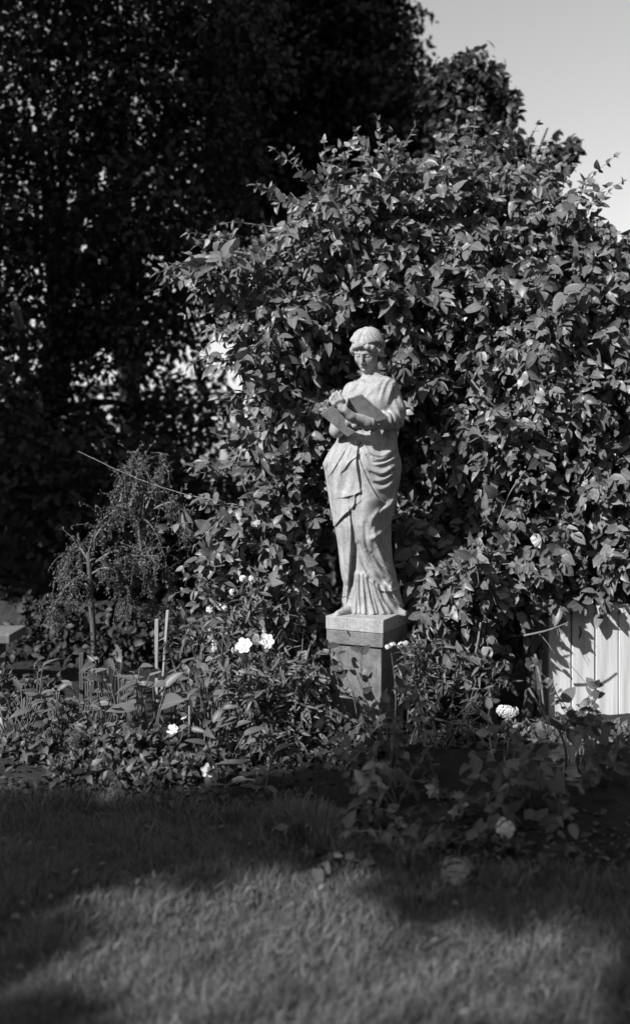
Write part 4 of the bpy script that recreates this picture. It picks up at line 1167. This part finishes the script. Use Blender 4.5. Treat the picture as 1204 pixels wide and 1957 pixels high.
# ------------------------------------------------------------------ white board fence at the right
def fence():
    D = 5.36
    x0, x1 = at(1046, 1300, D)[0], 3.6
    t = empty('board_fence', (x0, D, 0), 'white painted board fence glimpsed below the vine', 'fence')
    x = x0; k = 0; meshes = [box_mesh('board', .128, .022, .66, .004, .0008, s, 1) for s in range(3)]
    while x < x1:
        o = link('board', meshes[k % 3], M['paint'], t); o.location = (x + .064, D + random.uniform(-.004, .004), .03 + random.uniform(-.01, .02)); o.rotation_euler = (0, 0, random.uniform(-.015, .015))
        x += .128 + random.choice([.004, .007, .012]); k += 1
    for zz in (.15, .5):
        o = link('rail', box_mesh('rail', x1 - x0, .05, .08, .005), M['paint'], t); o.location = ((x0 + x1) / 2, D + .045, zz)
    for xx in (x0 - .055, x0 + 1.0, x0 + 2.0):
        o = link('post', box_mesh('post', .1, .1, .8, .006), M['post'], t); o.location = (xx, D + (.02 if xx < x0 else .13), -.02)
fence()

# ------------------------------------------------------------------ trees behind
def tree(name, label, base, trunk_pts, lobes, n, sz, mat, bark='bark', r0=.12, cat='tree', grp=None, kind='ovlow', gap=None, limbs=1, thick=.5, lr=.4):
    t = empty(name, base, label, cat, grp)
    tp = spline(np.array(trunk_pts, float), 16)
    tubes('trunk', [(tp, np.linspace(r0, r0 * .35, 16))], M[bark], t, 9)
    lobes = np.array(lobes, float)
    if limbs:
        for l in lobes[::limbs]:
            i = rng.integers(6, 14); s = tp[i]; e = l[:3]
            tubes('limb', [(spline([s, s * .5 + e * .5 + np.array([0, 0, .15]), e + rv(1, .1)[0]], 9), np.linspace(r0 * lr, r0 * lr * .2, 9))], M[bark], t, 6)
    vol = np.prod(lobes[:, 3:], 1) ** (2 / 3); k = rng.choice(len(lobes), n, p=vol / vol.sum())
    u = norm(rv(n)); r = rng.uniform(thick ** 3, 1.0, (n, 1)) ** (1 / 3)
    cl = .80 + .22 * np.sin(u[:, :1] * 8 + k[:, None]) * np.sin(u[:, 1:2] * 7) + .16 * np.sin(u[:, 2:] * 11 + k[:, None] * 2)
    P = lobes[k, :3] + u * r * cl * lobes[k, 3:]
    ok = P[:, 2] > .05
    if gap is not None:
        for g in gap: ok &= (((P - np.array(g[:3])) / np.array(g[3:])) ** 2).sum(1) > 1
    P, u = P[ok], u[ok]; n = len(P)
    leaf_mass('crown', kind, P, rv(n, .6) + u * .4 + np.array([0, -.2, -.4]), rv(n, .55) + np.array([-.2, -.5, .6]), sz * rng.uniform(.6, 1.3, n), M[mat], t, stuff=False)
    return t

def lobes_px(L):
    return [tuple(at(x, y, D)) + (rx / F * D, rd, rz / F * D) for x, y, D, rx, rd, rz in L]

# airy dark tree upper left, sky pricking through its leaves
L = [(90, 240, 9, 190, 1.0, 170), (270, 200, 9.2, 170, 1.0, 150), (120, 480, 9, 190, 1.0, 150), (290, 420, 8.8, 170, .9, 150), (400, 300, 9.3, 150, .9, 170), (60, 680, 9, 160, .9, 140), (240, 620, 9, 160, .9, 130), (380, 560, 9.4, 120, .8, 110), (-60, 400, 9, 160, 1, 300), (430, 440, 9.5, 90, .7, 80),
     (60, 40, 9.2, 200, 1, 160), (260, 20, 9.2, 200, 1, 160), (430, 90, 9.4, 160, 1, 160), (150, -90, 9.2, 250, 1, 120), (120, 840, 9.4, 170, .8, 120), (330, 800, 9.6, 140, .8, 110)]
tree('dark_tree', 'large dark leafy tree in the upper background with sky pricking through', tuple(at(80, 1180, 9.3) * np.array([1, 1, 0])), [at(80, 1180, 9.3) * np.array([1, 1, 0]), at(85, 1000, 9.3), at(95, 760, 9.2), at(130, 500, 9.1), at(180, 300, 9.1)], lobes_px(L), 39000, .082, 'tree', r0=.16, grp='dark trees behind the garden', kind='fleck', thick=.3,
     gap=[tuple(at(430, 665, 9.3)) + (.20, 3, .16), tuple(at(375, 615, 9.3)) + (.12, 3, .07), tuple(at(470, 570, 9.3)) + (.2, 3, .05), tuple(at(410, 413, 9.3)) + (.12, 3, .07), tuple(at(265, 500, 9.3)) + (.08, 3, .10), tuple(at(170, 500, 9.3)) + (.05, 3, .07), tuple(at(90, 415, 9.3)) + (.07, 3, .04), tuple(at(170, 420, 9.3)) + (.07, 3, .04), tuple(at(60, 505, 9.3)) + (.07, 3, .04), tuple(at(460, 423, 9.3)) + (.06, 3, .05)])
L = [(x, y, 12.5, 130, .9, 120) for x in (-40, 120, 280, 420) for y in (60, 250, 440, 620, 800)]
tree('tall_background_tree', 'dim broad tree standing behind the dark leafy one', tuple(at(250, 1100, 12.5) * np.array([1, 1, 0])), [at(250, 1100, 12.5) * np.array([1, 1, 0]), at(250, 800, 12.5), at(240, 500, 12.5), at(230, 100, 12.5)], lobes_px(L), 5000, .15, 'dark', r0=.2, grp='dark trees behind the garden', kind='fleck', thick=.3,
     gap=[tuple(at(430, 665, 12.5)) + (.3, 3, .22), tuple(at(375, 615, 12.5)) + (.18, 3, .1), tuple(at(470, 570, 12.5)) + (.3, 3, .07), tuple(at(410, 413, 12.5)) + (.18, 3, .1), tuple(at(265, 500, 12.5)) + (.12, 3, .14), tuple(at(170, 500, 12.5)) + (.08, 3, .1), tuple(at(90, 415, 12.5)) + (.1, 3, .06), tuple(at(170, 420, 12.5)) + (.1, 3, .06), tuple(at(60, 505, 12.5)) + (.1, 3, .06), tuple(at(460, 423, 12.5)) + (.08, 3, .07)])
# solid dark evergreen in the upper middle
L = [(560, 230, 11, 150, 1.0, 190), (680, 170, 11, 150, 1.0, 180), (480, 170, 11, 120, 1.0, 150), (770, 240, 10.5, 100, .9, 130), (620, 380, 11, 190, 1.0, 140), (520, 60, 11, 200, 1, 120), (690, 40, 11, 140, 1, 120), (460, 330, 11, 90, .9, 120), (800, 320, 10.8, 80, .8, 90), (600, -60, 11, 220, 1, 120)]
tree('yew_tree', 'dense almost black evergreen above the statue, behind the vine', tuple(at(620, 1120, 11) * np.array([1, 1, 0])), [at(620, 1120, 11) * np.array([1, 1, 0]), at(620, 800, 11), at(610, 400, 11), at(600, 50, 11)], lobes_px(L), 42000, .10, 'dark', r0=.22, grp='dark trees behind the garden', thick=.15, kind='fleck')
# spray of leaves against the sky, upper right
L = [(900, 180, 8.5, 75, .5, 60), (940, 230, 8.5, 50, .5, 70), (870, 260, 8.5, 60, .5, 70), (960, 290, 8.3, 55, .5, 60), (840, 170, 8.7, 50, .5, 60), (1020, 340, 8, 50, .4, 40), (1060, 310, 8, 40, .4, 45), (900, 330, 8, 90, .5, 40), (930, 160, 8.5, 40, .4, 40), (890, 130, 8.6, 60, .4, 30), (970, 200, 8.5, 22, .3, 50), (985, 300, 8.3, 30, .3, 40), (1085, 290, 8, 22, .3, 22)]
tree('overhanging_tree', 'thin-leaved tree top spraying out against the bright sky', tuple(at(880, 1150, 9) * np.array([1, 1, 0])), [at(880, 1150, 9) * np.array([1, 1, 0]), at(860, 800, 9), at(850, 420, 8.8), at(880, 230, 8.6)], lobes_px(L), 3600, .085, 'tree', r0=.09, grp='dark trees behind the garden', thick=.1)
# shaded undergrowth that closes the lower background
def hedge(name, label, x0, x1, D, z1, n, sz, thick=.6):
    t = empty(name, ((x0 + x1) / 2, D, 0), label, 'hedge')
    xs = np.linspace(x0, x1, 26); top = z1 * (.82 + .16 * np.sin(xs * 1.7) + .08 * np.sin(xs * 4.3 + 1))
    V, Q = [], []
    for i, x in enumerate(xs):
        for y, zz in ((D - thick * .3, -.05), (D - thick * .3, top[i] * .9), (D + thick * .4, top[i] * .9), (D + thick * .4, -.05)): V.append((x, y + .06 * math.sin(x * 3), zz))
    for i in range(25):
        for j in range(3): a = i * 4 + j; Q.append((a, a + 1, a + 5, a + 4))
    link('dark_core', np_mesh('dark_core', np.array(V), np.array(Q)), M['bark'], t)  # solid dark sheet filling the hedge behind its leaves
    x = rng.uniform(x0, x1, n); tz = np.interp(x, xs, top); z = rng.uniform(0.02, 1.05, n) * tz
    y = D - thick * .35 - np.abs(rng.normal(0, thick * .28, n)) * (1 - (z / tz) ** 4 * .7) - .15 * np.sin(x * 4 + z * 3)
    P = np.stack([x, y, z], 1)
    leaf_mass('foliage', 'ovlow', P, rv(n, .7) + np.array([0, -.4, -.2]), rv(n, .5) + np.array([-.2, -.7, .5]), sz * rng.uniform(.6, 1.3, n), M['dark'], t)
hedge('tall_hedge', 'dark overgrown hedge closing off the garden behind the weeping tree', -5.5, .3, 8.3, 2.1, 9000, .10)
hedge('low_hedge', 'low dark hedge behind the weeping tree and the bench', -4.2, .1, 6.9, .62, 4500, .07, .4)
hedge('far_hedge', 'dark hedge behind the vine and fence', .4, 6, 8.6, 2.6, 5000, .13)
t = empty('broken_trunk', (at(70, 1200, 9.0)[0], 9.0, 0), 'broken tree trunk, top coloured pale as if sunlit, among the dark leaves', 'tree')
pb = spline([np.array([at(70, 900, 9.0)[0], 9.0, -.05]), at(66, 900, 9.0), at(44, 655, 8.4), at(27, 580, 7.9)], 24)
tubes('trunk', [(pb[:18], np.linspace(.05, .036, 18))], M['bark'], t, 9)
tubes('sunlit_top', [(np.concatenate([pb[17:], pb[-1:] + [0, 0, .02]]), np.concatenate([np.linspace(.0365, .030, 7), [.004]]))], M['sun_fleck_bark'], t, 9)  # pale colour in place of a sun fleck on the trunk top

# ------------------------------------------------------------------ trees outside the frame: some shade the view, some are added to cut skylight
# over the lawn and the foot of the bed: boughs stand where the sun passes to the shaded ground
SUNLIT = [(215, 1800), (290, 1725), (370, 1690), (450, 1678), (560, 1688), (660, 1722), (740, 1762), (850, 1790), (960, 1812), (1080, 1838), (1100, 1900), (330, 1960), (230, 1900)]
def lawn_shade():
    g = rng.uniform((-2.4, 2.0), (2.9, 5.2), (900, 2)); out = []; spots = []
    lim = np.interp(g[:, 0], [-2.4, -.4, .1, .35, .6, 1.1, 2.9], [4.1, 4.0, 4.35, 4.6, 4.8, 4.75, 4.75])
    for (x, y), l in zip(g, lim):
        r = .26
        if y > l or (x > .15 and 3.35 < y < 4.45 and rng.random() < .68): continue
        near = False
        e = norm(S[:2]); f_ = np.array([-e[1], e[0]])
        for a in np.linspace(0, 2 * math.pi, 10):
            for k in (.5, 1):
                xx, yy = np.array([x, y]) + k * (e * .34 * math.cos(a) + f_ * .23 * math.sin(a)); px, py = CX + xx / yy * F, HY + EYE / yy * F
                near |= bool(in_poly(np.array([px]), np.array([py]), SUNLIT)[0])
        if near and rng.random() < .01: spots.append((x, y))
        if near or any(math.hypot(x - o[0], y - o[1]) < .22 for o in out): continue
        out.append((x, y))
    return [tuple(np.array([x, y, 0]) + S * rng.uniform(7.2, 9.2)) + (.26, .26, .2) for x, y in out] + [tuple(np.array([x, y, 0]) + S * 8) + (.12, .10, .05) for x, y in spots]
L = lawn_shade()
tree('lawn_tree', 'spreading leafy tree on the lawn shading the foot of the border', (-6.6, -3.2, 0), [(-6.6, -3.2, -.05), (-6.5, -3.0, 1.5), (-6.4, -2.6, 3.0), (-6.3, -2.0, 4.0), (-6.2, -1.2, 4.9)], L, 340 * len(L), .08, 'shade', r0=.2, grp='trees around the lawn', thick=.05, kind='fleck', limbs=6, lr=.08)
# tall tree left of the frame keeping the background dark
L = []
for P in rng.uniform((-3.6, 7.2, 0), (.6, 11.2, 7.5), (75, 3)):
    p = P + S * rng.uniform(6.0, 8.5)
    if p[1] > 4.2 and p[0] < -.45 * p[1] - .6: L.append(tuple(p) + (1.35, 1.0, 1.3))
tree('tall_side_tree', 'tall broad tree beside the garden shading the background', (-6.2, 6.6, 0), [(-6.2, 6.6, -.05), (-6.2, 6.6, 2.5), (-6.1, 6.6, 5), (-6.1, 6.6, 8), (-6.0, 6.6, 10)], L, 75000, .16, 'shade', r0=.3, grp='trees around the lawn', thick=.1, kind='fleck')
# unseen tree added overhead, its high crown cuts the sky fill
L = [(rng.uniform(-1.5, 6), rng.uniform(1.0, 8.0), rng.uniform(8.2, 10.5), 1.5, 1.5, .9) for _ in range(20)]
tree('overhead_sky_blocker', 'unseen tree added beyond the fence, boughs over the garden to cut skylight', (5.6, 7.4, 0), [(5.6, 7.4, -.05), (5.6, 7.3, 3), (5.4, 7.0, 6), (4.6, 6.0, 9)], L, 9000, .3, 'shade', r0=.3, grp='trees around the lawn', thick=.1, kind='fleck')
# ring of unseen trees added behind and beside the camera to block skylight
for x, y, hh, lab in ((1.5, -6.5, 9, 'unseen tree added to block sky behind the lawn, opposite the statue'), (6.0, -4.0, 10, 'tall unseen tree added to block sky at the corner of the lawn'), (7.5, 1.5, 10, 'tall unseen tree added to block sky beside the lawn, right of the fence'), (-2.5, -8.5, 10, 'tall unseen tree added to block sky far behind the lawn tree'), (6.8, 5.6, 7, 'unseen tree added to block sky beyond the end of the fence'),
                     (-2.4, -5.2, 4.4, 'low unseen tree added to block sky behind the photographer, nearest the sun side'), (-5.8, -5.6, 4.0, 'low unseen tree added to block sky behind the lawn tree'), (-9.4, -3.2, 3.4, 'low unseen tree added to block sky at the sunny corner of the lawn'), (-10.6, .6, 3.6, 'low unseen tree added to block sky along the sunny side of the lawn'), (-10.0, 4.2, 5.0, 'low unseen tree added to block sky before the tall side tree')):
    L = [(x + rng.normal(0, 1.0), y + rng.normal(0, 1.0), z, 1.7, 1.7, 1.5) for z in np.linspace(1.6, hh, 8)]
    tree('ring_sky_blocker', lab, (x, y, 0), [(x, y, -.05), (x, y, 2), (x + .1, y, hh * .5), (x, y + .1, hh * .9)], L, 3200, .42, 'shade', r0=.22, grp='trees around the lawn', thick=.2, kind='fleck')

# ------------------------------------------------------------------ lawn grass
def grass():
    n = 160000
    x = rng.uniform(-1.7, 1.7, n); y = rng.uniform(2.3, 4.3, n)
    ok = (y < bed_edge(x) + .04 + rng.normal(0, .02, n)) & (np.abs(x) < y * .36 + .15); x, y = x[ok], y[ok]; n = len(x)
    P = np.stack([x, y, np.full(n, -.014)], 1)
    comb = np.sin(x * 3 + y * 5)
    A = np.stack([rng.normal(0, .45, n) + .2 * comb, rng.normal(-.05, .45, n), np.ones(n)], 1)
    Sz = np.where(rng.random(n) < .06, 1.6, 1) * rng.uniform(.018, .046, n) * (1 + .3 * np.sin(x * 23 + 3 * np.sin(y * 19)) * np.sin(y * 27) + .25 * np.sin(x * 9 + 2 * np.sin(y * 7)))
    o = leaf_mass('lawn_grass', 'blade', P, A, rv(n) * np.array([1, 1, .2]) + np.array([0, -.3, .1]), Sz, M['grass'], None)
    tag(o, 'short mown grass of the lawn with a sunlit patch', 'grass', kind='stuff')
    # longer tuft along the edge of the bed
    n = 5000; x = rng.uniform(-.25, .32, n); y = bed_edge(x) + rng.normal(-.02, .06, n)
    hgt = .05 + .08 * np.exp(-((x + .02) / .16) ** 2)
    o = leaf_mass('grass_tuft', 'blade', np.stack([x, y, np.full(n, -.01)], 1), np.stack([rng.normal(0, .4, n), rng.normal(-.1, .35, n), np.ones(n)], 1), rv(n) + np.array([0, -.5, 0]), hgt * rng.uniform(.6, 1.2, n), M['grass'], None)
    tag(o, 'longer uncut grass along the edge of the bed', 'grass', kind='stuff')
grass()
def litter():
    n = 1500; x = rng.uniform(-1.9, 1.9, n); y = bed_edge(x) + np.abs(rng.normal(0, .35, n)) - .03
    o = leaf_mass('leaf_litter', 'ovlow', np.stack([x, y, np.full(n, .045) + rng.uniform(0, .03, n)], 1), rv(n) * np.array([1, 1, .3]), rv(n, .35) + np.array([0, 0, 1]), rng.uniform(.015, .05, n), M['small'], None)
    tag(o, 'fallen leaves and crumbs on the bed soil', 'leaf litter', kind='stuff')
    n = 420; x = rng.uniform(-1.3, 1.3, n); y = rng.uniform(2.4, 3.9, n); k = (y < bed_edge(x)); x, y = x[k], y[k]; n = len(x)
    o = leaf_mass('lawn_weeds', 'ovlow', np.stack([x, y, rng.uniform(.0, .03, n)], 1), rv(n) * np.array([1, 1, .4]), rv(n, .4) + np.array([0, 0, 1]), rng.uniform(.015, .04, n), M['broad'], None)
    tag(o, 'small broad weeds and stray leaves in the lawn', 'weeds', kind='stuff')
    n = 9000; x = rng.uniform(-1.7, 1.7, n); y = bed_edge(x) + rng.normal(-.01, .03, n) + .03 * np.sin(x * 17)
    o = leaf_mass('edge_grass', 'blade', np.stack([x, y, np.full(n, -.01)], 1), np.stack([rng.normal(0, .5, n), rng.normal(.1, .45, n), np.ones(n)], 1), rv(n) + np.array([0, -.5, 0]), rng.uniform(.03, .085, n), M['grass'], None)
    tag(o, 'ragged grass fringe where the lawn meets the bed', 'grass', kind='stuff')
litter()
for pts, lab in (([(725, 1838, 2.83), (735, 1822, 2.86), (747, 1806, 2.9)], 'short dark twig lying on the sunlit grass'), ([(805, 1838, 2.83), (835, 1824, 2.86), (860, 1814, 2.88)], 'longer dark twig lying on the sunlit grass, toward the shade')):
    q = spline([np.array([at(x, y, D)[0], D, .03 + .008 * i]) for i, (x, y, D) in enumerate(pts)], 8)
    o = tubes('fallen_twig', [(q, np.linspace(.009, .005, 8))], M['twig'], None, 6)
    tag(o, lab, 'twig', 'twigs on the lawn')
